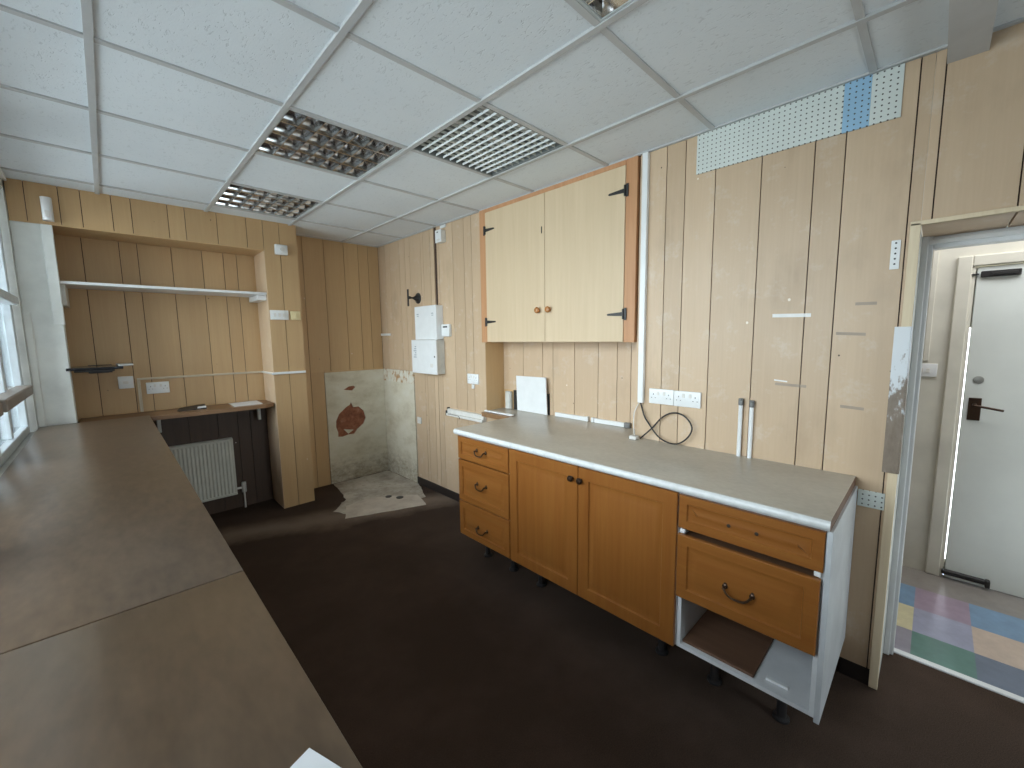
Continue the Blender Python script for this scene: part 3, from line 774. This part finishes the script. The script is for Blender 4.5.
# vertical white trunking
mb = MB(); mb.box((XR - .026, 1.180, Z(-.395)), (XR - .001, 1.213, CEIL - .004), bev=.002)
tag(mb.build('cable_trunking', 'white'), 'vertical white trunking from ceiling to above the worktop, beside the cupboard', 'trunking')
t = thing('power_cable', 'black cable looped against the wall below the vertical white trunking', 'cable', (2.22, 1.0, wt1))
CP = [(2.232, 1.200, -.39), (2.230, 1.172, -.47), (2.225, 1.138, -.515), (2.215, 1.065, -.585), (2.212, .974, -.603), (2.212, .910, -.560), (2.214, .886, -.499), (2.218, .925, -.445), (2.222, .990, -.430), (2.226, 1.057, -.463), (2.218, 1.114, -.533), (2.19, 1.175, -.602)]
mb = MB(); mb.tube([(x, y, Z(z)) for x, y, z in CP], .0042, 10, sub=8); mb.build('cable_sheath', 'rubber', t)
t = thing('cord_and_plug', 'thin white flex with white plug resting on the worktop by the cable loop', 'plug', (2.2, 1.18, wt1))
mb = MB(); mb.tube([(2.236, 1.206, Z(-.39)), (2.228, 1.235, Z(-.46)), (2.225, 1.236, Z(-.55)), (2.21, 1.222, wt1 + .016)], .003, 8, sub=6); mb.build('cord', 'trunk', t)
mb = MB(); mb.box((2.168, 1.190, wt1 + .0005), (2.212, 1.235, wt1 + .022), bev=.005, seg=2); mb.build('plug_body', 'trunk', t)

# pipes
for k, (yy, zz, lbl) in enumerate(((.657, -.328, 'left of the two capped white pipes rising from the worktop'), (.608, -.333, 'right of the two capped white pipes rising from the worktop'))):
    t = thing('capped_pipe', lbl, 'pipe', (XR - .014, yy, wt1), 'capped white pipes on the worktop')
    mb = MB(); mb.cyl((XR - .014, yy, wt1), (XR - .014, yy, Z(zz) - .020), .0095, seg=18); mb.build('pipe', 'white', t)
    mb = MB(); mb.cyl((XR - .014, yy, Z(zz) - .024), (XR - .014, yy, Z(zz) - .003), .0125, seg=6, bev=.001); mb.cyl((XR - .014, yy, Z(zz) - .003), (XR - .014, yy, Z(zz) + .010), .0115, seg=18, bev=.002); mb.build('cap', 'dark_fit', t)

# sockets / switches
def plate_x(name, label, cat, y0, y1, z0, z1, x=XR, d=.012, mat='white', face='x', group=None, bev=.003):
    t = thing(name, label, cat, (x, (y0 + y1) / 2, z0) if face == 'x' else ((y0 + y1) / 2, x, z0), group)
    mb = MB()
    if face == 'x': mb.box((x - d, y0, z0), (x - .0003, y1, z1), bev=bev, seg=2)
    else: mb.box((y0, x - d, z0), (y1, x - .0003, z1), bev=bev, seg=2)
    mb.build('face_plate', mat, t); return t
def det(t, name, mat, x, y0, y1, z0, z1, d=.002, face='x', bev=.0006):
    mb = MB()
    if face == 'x': mb.box((x - d, y0, z0), (x + .0005, y1, z1), bev=bev)
    else: mb.box((y0, x - d, z0), (y1, x + .0005, z1), bev=bev)
    return mb.build(name, mat, t)
def double_socket(label, yc, zc, x=XR, face='x', W=.146, H=.086, group=None):
    t = plate_x('double_socket', label, 'socket', yc - W / 2, yc + W / 2, zc - H / 2, zc + H / 2, x, .014, 'white', face, group)
    xf_ = x - .014
    for s in (-1, 1):
        det(t, 'rocker', 'trunk', xf_, yc + s * .018 - .007, yc + s * .018 + .007, zc + .008, zc + .030, .003, face)
        mb = MB(); c0 = yc + s * .045
        for a, b_, c_, d_ in ((-.0022, .0022, .008, .016), (-.014, -.008, -.010, -.0065), (.008, .014, -.010, -.0065)):
            if face == 'x': mb.box((xf_ - .0006, c0 + a, zc + c_), (xf_ + .002, c0 + b_, zc + d_))
            else: mb.box((c0 + a, xf_ - .0006, zc + c_), (c0 + b_, xf_ + .002, zc + d_))
        mb.build('pin_slots', 'dark_fit', t)
    return t
double_socket('left of the two white double sockets side by side above the worktop', 1.0735, Z(-.349), group='double sockets above the worktop')
double_socket('right of the two white double sockets side by side above the worktop', .9265, Z(-.350), group='double sockets above the worktop')
double_socket('white double socket on the wall just left of the niche', 2.772, Z(-.354), group=None)
mb = MB(); mb.box((XR - .02, 2.758, Z(-.437)), (XR - .0005, 2.782, Z(-.400)), bev=.003); tag(mb.build('cable_clip', 'white'), 'tiny white cable outlet just below the socket left of the niche', 'cable outlet')
t = plate_x('blank_plate', 'small cream blanking plate low on the wall beside the bare plaster', 'plate', 3.63, 3.70, Z(-.872), Z(-.805), mat='trunk')
det(t, 'screw', 'steel', XR - .012, 3.66, 3.668, Z(-.842), Z(-.834))
# wall boxes
t = thing('wall_cabinet', 'upper of the two white cabinets stacked on the far right-hand wall', 'cabinet', (XR, 3.38, Z(-.013)), 'white electrical cabinets on the wall')
xa = 2.165
mb = MB(); mb.box((xa + .012, 3.195, Z(-.012)), (XR - .0005, 3.555, Z(.300)), bev=.004); mb.build('body', 'white', t)
mb = MB(); mb.box((xa, 3.193, Z(-.013)), (xa + .0115, 3.557, Z(.302)), bev=.003); mb.build('cover', 'white', t)
for yy in (3.235, 3.485): mb = MB(); mb.box((xa - .0008, yy, Z(.225)), (xa + .001, yy + .035, Z(.232))); mb.box((xa - .0008, yy, Z(.208)), (xa + .001, yy + .03, Z(.214))); lab(mb.build('printed_mark', 'mark', t), 'faint grey print')
t = thing('wall_cabinet', 'lower of the two white cabinets, with a keyhole and a paper label strip', 'cabinet', (XR, 3.38, Z(-.335)), 'white electrical cabinets on the wall')
xb_ = 2.140
mb = MB(); mb.box((xb_ + .018, 3.190, Z(-.332)), (XR - .0005, 3.590, Z(-.0145)), bev=.003); mb.build('body', 'grey_white', t)
mb = MB(); mb.box((xb_, 3.175, Z(-.334)), (xb_ + .0175, 3.596, Z(-.015)), bev=.003); dd = mb.build('door', 'white', t)
mb = MB(); mb.lathe((xb_, 3.200, Z(-.17)), (-1, 0, 0), [(.008, 0), (.008, .003), (.004, .004)], 14); mb.build('lock', 'black', dd)
mb = MB()
for k in range(6): mb.box((xb_ - .0008, 3.51, Z(-.075 - .02 * k)), (xb_ + .001, 3.535 + .012 * (k % 3), Z(-.083 - .02 * k)))
lab(mb.build('printed_mark', 'mark', dd), 'faint grey label')
mb = MB(); mb.box((xb_ - .0006, 3.23, Z(-.27)), (xb_ + .001, 3.275, Z(-.235))); mb.build('sticker', 'trunk', dd)
t = thing('thermostat', 'small white control unit with dark display beside the stacked white cabinets', 'thermostat', (XR, 3.14, Z(.02)))
mb = MB(); mb.box((XR - .032, 3.070, Z(.014)), (XR - .0005, 3.188, Z(.125)), bev=.005, seg=2); mb.build('body', 'white', t)
det(t, 'display', 'black', XR - .032, 3.095, 3.160, Z(.094), Z(.107))
# detector near ceiling on right wall + bracket
t = thing('alarm_sensor', 'small white sensor box on the right-hand wall below the ceiling, over the panel gap', 'sensor', (XR, 3.16, Z(.845)))
mb = MB(); mb.box((XR - .050, 3.115, Z(.847)), (XR - .0005, 3.202, Z(.952)), bev=.004); mb.build('body', 'trunk', t)
mb = MB(); mb.box((XR - .056, 3.113, Z(.845)), (XR - .0505, 3.204, Z(.954)), bev=.002); mb.build('cover', 'white', t)
det(t, 'indicator', 'black', XR - .056, 3.155, 3.175, Z(.930), Z(.938)); det(t, 'vent', 'trunk', XR - .056, 3.135, 3.18, Z(.858), Z(.875))
mb = MB(); mb.box((XR - .015, 3.105, CEIL - .030), (XR - .0005, 3.185, CEIL - .006), bev=.003); tag(mb.build('cable_outlet', 'white'), 'tiny white box tucked under the ceiling beside the sensor', 'cable outlet')
t = thing('speaker_bracket', 'black wall bracket with round foot and upright plate', 'bracket', (XR, 3.61, Z(.39)))
mb = MB(); mb.lathe((XR - .0003, 3.61, Z(.393)), (-1, 0, 0), [(.053, 0), (.052, .006), (.036, .012), (.022, .034), (.015, .050)], 28); mb.build('wall_flange', 'black', t)
mb = MB(); mb.cyl((XR - .051, 3.61, Z(.393)), (XR - .095, 3.612, Z(.396)), .009, seg=16); mb.lathe((XR - .088, 3.612, Z(.396)), (-1, 0, 0), [(.014, 0), (.014, .02)], 16); mb.build('arm', 'black', t)
mb = MB(); mb.box((XR - .117, 3.600, Z(.312)), (XR - .1085, 3.622, Z(.474)), bev=.002); mb.build('mounting_plate', 'black', t)
mb = MB(); mb.box((XR - .022, 4.19, Z(.035)), (XR - .0005, 4.385, Z(.060)), bev=.003); tag(mb.build('cable_trunking', 'white'), 'short white trunking stub on the right-hand wall at the far corner', 'trunking')

# pegboards
t = thing('pegboard_strip', 'long white pegboard strip with one blue section under the ceiling', 'pegboard', (XR, .54, Z(.814)))
mb = MB(); mb.box((XR - .008, .333, Z(.8145)), (XR - .0005, .921, CEIL - .0035), bev=.0008); mb.build('white_panel', 'peg', t)
mb = MB(); mb.box((XR - .0082, .2475, Z(.814)), (XR - .0005, .3327, CEIL - .0035), bev=.0005); lab(mb.build('blue_panel', 'pegblue', t), 'blue painted section')
mb = MB(); mb.box((XR - .008, .155, Z(.8145)), (XR - .0005, .2472, CEIL - .0035), bev=.0008); mb.build('white_panel', 'peg', t)
mb = MB(); mb.box((XR - .007, .1015, Z(-.735)), (XR - .0005, .187, Z(-.664)), bev=.0008); tag(mb.build('pegboard_strip', 'peg'), 'small pegboard scrap low on the wall beside the near end of the worktop', 'pegboard')
t = thing('metal_plate', 'small white perforated metal plate on the wall left of the doorway', 'plate', (XR, .135, Z(.25)))
mb = MB(); mb.box((XR - .004, .122, Z(.245)), (XR - .0004, .150, Z(.356)), bev=.001); mb.build('plate', 'white', t)
mb = MB()
for k in range(5): mb.lathe((XR - .004, .136, Z(.265 + .02 * k)), (-1, 0, 0), [(.0035, 0), (.0035, .0006)], 10)
mb.build('screw_hole', 'black', t)
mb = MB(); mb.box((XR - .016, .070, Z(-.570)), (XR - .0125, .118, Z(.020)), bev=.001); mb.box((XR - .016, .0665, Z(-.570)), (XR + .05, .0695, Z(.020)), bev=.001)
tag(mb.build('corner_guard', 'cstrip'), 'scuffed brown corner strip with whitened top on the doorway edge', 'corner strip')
# tape remnants
for k, (ya, yb, za, zb_, mm, lbl) in enumerate((
    (.396, .545, .079, .083, 'tape', 'white tape strip stuck on the panelling left of the doorway, brightest one'),
    (.470, .523, -.223, -.218, 'tape', 'thin short white tape trace on the panelling above the capped pipes, below the bright tape'),
    (.396, .518, -.240, -.236, 'tape_brown', 'brown tape mark just below the thin white trace above the capped pipes'),
    (.191, .270, -.320, -.316, 'tape_brown', 'brown tape mark lowest on the panelling, above the near end of the worktop'),
    (.178, .246, .117, .118, 'tape_brown', 'brown tape mark highest on the panelling, left of the doorway'),
    (.205, .303, -.008, -.003, 'tape_brown', 'faint brown tape mark halfway up the panelling left of the doorway'))):
    mb = MB(); h = .008 if mm == 'tape' and k == 0 else (.003 if mm == 'tape' else .006)
    mb.prism([(ya, Z(za) - h), (yb, Z(zb_) - h), (yb, Z(zb_) + h), (ya, Z(za) + h)], 'x', XR - .0012, XR - .0003)
    tag(mb.build('tape_strip', mm), lbl, 'tape', 'tape remnants on the panelling')

# hall switch
t = plate_x('light_switch', 'white double switch plate on the hall wall beside the hall door', 'light switch', -.018, .070, Z(-.278), Z(-.198), HX)
for yy in (.022, .050): det(t, 'rocker', 'trunk', HX - .012, yy - .008, yy + .008, Z(-.252), Z(-.226), .004)

# ------------------------------------------------------------------ alcove side
t = thing('white_shelf', 'long thin white shelf across the upper alcove', 'shelf', (.4, YC + .17, Z(.39)))
mb = MB(); mb.box((-.184, YC + .005, Z(.391)), (1.030, YB - .002, Z(.411)), bev=.002); mb.build('shelf_board', 'white_lam', t)
mb = MB(); mb.box((.965, YC + .03, Z(.345)), (1.0325, YB - .01, Z(.3908)), bev=.003); mb.build('batten', 'white_lam', t)
mb = MB(); mb.box((-.184, YC + .03, Z(.25)), (-.160, YB - .01, Z(.3908)), bev=.003); mb.build('batten', 'grey_white', t)
t = thing('wooden_shelf', 'brown wooden shelf across the alcove above the radiator', 'shelf', (.4, YC + .17, Z(-.58)))
mb = MB()
oc = [(-.18, YC - .0), (.93, YC - .005), (.985, YC + .0), (1.012, YC + .018), (1.03, YC + .05), (1.0315, YB - .002), (-.18, YB - .002)]
mb.prism(oc, 'z', Z(-.585), Z(-.555)); mb.build('shelf_board', 'shelfwood', t)
for xx in (.935, .235): mb = MB(); mb.box((xx, YC + .22, Z(-.72)), (xx + .024, YC + .245, Z(-.5853)), bev=.003); lab(mb.build('bracket', 'grey_white', t), 'pale bracket')
mb = MB(); mb.prism([(.733, YC + .055), (.945, YC + .060), (.955, YC + .325), (.735, YC + .315)], 'z', Z(-.555), Z(-.552)); tag(mb.build('paper_sheet', 'paper'), 'white paper sheet lying on the brown alcove shelf', 'paper')
t = thing('leaflet', 'dark folded leaflet with a white corner on the brown alcove shelf', 'leaflet', (.5, YC + .2, Z(-.555)))
mb = MB(); mb.rings([[(.37, YC + .12, Z(-.5548)), (.55, YC + .13, Z(-.5548)), (.56, YC + .28, Z(-.5548)), (.40, YC + .29, Z(-.5548))], [(.355, YC + .12, Z(-.549)), (.55, YC + .13, Z(-.544)), (.56, YC + .28, Z(-.530)), (.39, YC + .29, Z(-.546))]]); mb.build('cover', 'black', t)
mb = MB(); mb.prism([(.49, YC + .135), (.55, YC + .138), (.558, YC + .20), (.50, YC + .19)], 'z', Z(-.5445), Z(-.536)); lab(mb.build('page', 'paper', t), 'white page corner')
# black bracket shelf in the alcove's left
t = thing('bracket_shelf', 'small black shelf bracketed to the back of the alcove on the left', 'shelf', (-.03, YC + .1, Z(-.2)))
mb = MB(); mb.box((-.205, YC - .03, Z(-.186)), (.075, YC + .28, Z(-.168)), bev=.002); mb.build('shelf_board', 'blackgloss', t)
mb = MB(); mb.box((-.17, YC - .0, Z(-.200)), (.03, YC + .25, Z(-.1862)), bev=.002); mb.build('tray', 'black', t)
mb = MB(); mb.box((-.10, YC + .04, Z(-.212)), (.0, YB - .002, Z(-.1962)), bev=.003); mb.box((-.11, YB - .02, Z(-.225)), (.02, YB - .002, Z(-.165)), bev=.003); mb.build('bracket', 'black', t)
mb = MB(); mb.box((.045, YC + .0, Z(-.1675)), (.125, YC + .13, Z(-.152)), bev=.003, rot=Matrix.Rotation(.1, 3, 'Z')); lab(mb.build('clip', 'steel', t), 'shiny metal clip')
# sockets in alcove
t = plate_x('wall_socket', 'white single socket on the alcove back under the black shelf', 'socket', .042, .130, Z(-.356), Z(-.262), YB, .02, face='y')
det(t, 'slot', 'trunk', YB - .02, .07, .10, Z(-.32), Z(-.30), face='y')
double_socket('white double socket on the alcove back under the thin trunking', .272, Z(-.368), YB, 'y', .142, .092)
t = thing('cable_trunking', 'thin cream trunking running along the alcove back and round the column', 'trunking', (.6, YB, Z(-.29)))
mb = MB(); mb.box((.150, YB - .016, Z(-.298)), (1.031, YB - .0005, Z(-.282)), bev=.002); mb.box((.150, YB - .014, Z(-.552)), (.170, YB - .0005, Z(-.2985)), bev=.002); mb.build('back_run', 'trunk_dim', t)
mb = MB(); mb.box((1.016, YC - .012, Z(-.298)), (1.0325, YB - .017, Z(-.282)), bev=.002); mb.build('return_run', 'trunk', t)
mb = MB(); mb.box((1.0165, YC - .016, Z(-.300)), (1.296, YC - .0005, Z(-.280)), bev=.002); mb.build('column_run', 'white', t)
# column switches
t = plate_x('thermostat', 'white square thermostat high on the panelled column', 'thermostat', 1.113, 1.210, Z(.739), Z(.823), YC, .035, face='y', bev=.005)
mb = MB(); mb.lathe((1.168, YC - .035, Z(.785)), (0, -1, 0), [(.018, 0), (.017, .008), (.004, .009)], 20); mb.build('dial', 'trunk', t)
t = plate_x('light_switch', 'white triple switch plate on the panelled column', 'light switch', 1.040, 1.186, Z(.180), Z(.262), YC, .014, face='y')
for k in range(3): det(t, 'rocker', 'trunk', YC - .014, 1.068 + .036 * k, 1.084 + .036 * k, Z(.205), Z(.236), .005, 'y')
t = plate_x('light_switch', 'cream single switch at the edge of the panelled column', 'light switch', 1.202, 1.282, Z(.180), Z(.256), YC, .022, 'cream', 'y')
det(t, 'rocker', 'cream', YC - .022, 1.235, 1.25, Z(.205), Z(.232), .006, 'y')
t = thing('motion_sensor', 'white curved motion sensor at the top of the pale pier', 'sensor', (-.19, YC, Z(.78)))
mb = MB(); prf = []
for k in range(9):
    a = math.pi * k / 8; prf.append((-.192 - .025 * math.cos(a), YC - .030 - .022 * math.sin(a)))
prf = [(-.217, YC - .0005)] + prf + [(-.167, YC - .0005)]
mb.prism(prf, 'z', Z(.782), Z(.925)); mb.build('body', 'white', t)
mb = MB(); mb.box((-.203, YC - .0545, Z(.80)), (-.181, YC - .051, Z(.84)), bev=.003); mb.build('lens', 'trunk', t)
# little hook & hanging cord beside the column
t = thing('hanging_cord', 'thin grey cord hanging down the far panelling right of the column', 'cord', (1.37, YB, Z(-.7)))
mb = MB(); mb.tube([(1.345, YB - .008, Z(-.245)), (1.36, YB - .008, Z(-.45)), (1.385, YB - .008, Z(-.62)), (1.375, YB - .008, Z(-.83))], .003, 8, sub=6); mb.build('cord', 'trunk', t)
mb = MB(); mb.lathe((1.375, YB - .010, Z(-.87)), (0, 0, 1), [(.006, 0), (.010, .008), (.008, .035), (.003, .04)], 14); mb.build('pull_knob', 'trunk', t)
mb = MB(); mb.lathe((1.345, YB - .0004, Z(-.225)), (0, -1, 0), [(.022, 0), (.020, .01), (.006, .014), (.006, .028)], 16); mb.build('hook', 'dark_fit', t)

# radiator
t = thing('radiator', 'off-white ribbed panel radiator under the alcove shelf', 'radiator', (.43, YB - .06, .14))
rx0, rx1, rz0, rz1, ry = .115, .738, Z(-1.388), Z(-.868), YB - .050
mb = MB(); n = 22; lo = []; pts = []
fl = [(rx0, ry)]
w = (rx1 - rx0 - .03) / n
for k in range(n):
    a = rx0 + .015 + w * k
    fl += [(a + .1 * w, ry), (a + .25 * w, ry - .009), (a + .60 * w, ry - .009), (a + .75 * w, ry)]
fl += [(rx1, ry), (rx1, ry + .02), (rx0, ry + .02)]
mb.prism(fl, 'z', rz0 + .022, rz1 - .022)
mb.box((rx0, ry - .006, rz0), (rx1, ry + .02, rz0 + .022), bev=.003); mb.box((rx0, ry - .006, rz1 - .022), (rx1, ry + .02, rz1), bev=.003)
mb.build('panel', 'rad', t)
mb = MB(); mb.box((rx0 - .001, ry + .0202, rz0 + .01), (rx1 + .001, YB - .004, rz1 + .004), bev=.003); mb.build('back_casing', 'rad', t)
mb = MB(); mb.cyl((rx1 + .002, ry + .012, rz0 + .05), (rx1 + .055, ry + .012, rz0 + .05), .010, seg=14); mb.cyl((rx1 + .055, ry + .012, rz0 + .005), (rx1 + .055, ry + .012, rz0 + .10), .019, seg=18, bev=.004); mb.cyl((rx1 + .055, ry + .012, 0), (rx1 + .055, ry + .012, rz0 + .005), .0075, seg=14); lab(mb.build('valve', 'trunk', t), 'white radiator valve')

# ------------------------------------------------------------------ window counter
cz = Z(-.54)
def cboard(name, label, y0, y1):
    mb = MB(); mb.box((XL + .002, y0, cz - .032), (.186, y1, cz), bev=.003, seg=2)
    return tag(mb.build(name, 'counter'), label, 'counter board')
cboard('counter_board', 'brown counter board under the window, far one reaching the alcove', 1.113, YC - .006)
cboard('counter_board', 'brown counter board under the window, near one at the photo\'s bottom corner', -2.2, 1.109)
t = thing('counter_support', 'brown panelled support carrying the window counter boards', 'counter', (-.1, 1, 0))  # counter base, unseen from the camera: front panel and uprights
mb = MB(); mb.box((.140, -2.18, .0), (.158, YC - .03, cz - .0325)); mb.build('front_panel', 'shelfwood', t)
for yy in (-2.18, -.9, .3, 1.5, 2.7, YC - .05): mb = MB(); mb.box((XL + .003, yy, 0), (.1395, yy + .018, cz - .0325)); mb.build('support', 'shelfwood', t)
mb = MB(); mb.prism([(.1455, .5435), (.113, .541), (.02, .43), (.10, .36), (.168, .455)][:1] + [(.085, .521), (.035, .40), (.13, .36), (.20 - .02, .43)][:3] + [(.172, .468)], 'z', cz, cz + .0025)
tag(mb.build('paper_sheet', 'paper'), 'white paper sheet on the near counter top at the photo\'s bottom edge', 'paper')

# ------------------------------------------------------------------ light
w = bpy.data.worlds.new('overcast'); sc.world = w; w.use_nodes = True; nt = w.node_tree; nt.nodes.clear()
o = nt.nodes.new('ShaderNodeOutputWorld'); bg = nt.nodes.new('ShaderNodeBackground'); nt.links.new(bg.outputs[0], o.inputs[0])
tc = nt.nodes.new('ShaderNodeTexCoord'); s = nt.nodes.new('ShaderNodeSeparateXYZ'); nt.links.new(tc.outputs['Generated'], s.inputs[0])
# overcast sky above the horizon, bright wet paving and house fronts below it
h01 = math_(nt, 'ADD', math_(nt, 'MULTIPLY', s.outputs[2], .5), .5)
nt.links.new(ramp(nt, h01, [(.0, (.40, .445, .48)), (.46, (.50, .545, .575)), (.53, (.80, .86, .90)), (.70, (.86, .93, 1.0)), (1, (.70, .83, 1.0))]), bg.inputs[0])
bg.inputs[1].default_value = 4.0
def portal(name, loc, rot, sx_, sy_):
    L = bpy.data.lights.new(name, 'AREA'); L.shape = 'RECTANGLE'; L.size = sx_; L.size_y = sy_; L.cycles.is_portal = True
    p = bpy.data.objects.new(name, L); COL.objects.link(p); p.location = loc; p.rotation_euler = rot
portal('daylight_window_side', (XL - .16, 2.13, Z(.185)), (0, -math.pi / 2, 0), 1.5, 3.75)
portal('daylight_added_front', (1.55, -2.76, 1.45), (math.pi / 2, 0, 0), 1.1, 1.5)
L = bpy.data.lights.new('hall_fill', 'AREA'); L.shape = 'RECTANGLE'; L.size = .6; L.size_y = 1.2; L.energy = 6; L.color = (.95, .98, 1)  # fill light added to brighten the hall, no fitting is seen there
p = bpy.data.objects.new('hall_fill', L); COL.objects.link(p); p.location = (3.0, -.5, 2.58)

# ------------------------------------------------------------------ camera
yaw, pitch, roll = math.radians(44.31755885), math.radians(-6.47367988), math.radians(.78520722); fpx = 412.956
f = Vector((math.sin(yaw) * math.cos(pitch), math.cos(yaw) * math.cos(pitch), math.sin(pitch)))
r = Vector((math.cos(yaw), -math.sin(yaw), 0)); d = f.cross(r)
c_, s_ = math.cos(roll), math.sin(roll)
r2 = c_ * r + s_ * d; d2 = -s_ * r + c_ * d
cam = bpy.data.cameras.new('camera'); co = bpy.data.objects.new('camera', cam); COL.objects.link(co)
cam.sensor_width = 36; cam.lens = fpx / 1024 * 36; cam.clip_start = .02
mw = Matrix(((r2.x, -d2.x, -f.x, 0), (r2.y, -d2.y, -f.y, 0), (r2.z, -d2.z, -f.z, FL), (0, 0, 0, 1)))
co.matrix_world = mw
sc.camera = co
sc.view_settings.view_transform = 'Standard'; sc.view_settings.look = 'None'
sc.view_settings.exposure = 1.68; sc.view_settings.gamma = 1
sc.view_settings.use_curve_mapping = False
sc.cycles.max_bounces = 10; sc.cycles.diffuse_bounces = 6; sc.cycles.glossy_bounces = 4; sc.cycles.sample_clamp_indirect = 4
sc.cycles.use_denoising = True
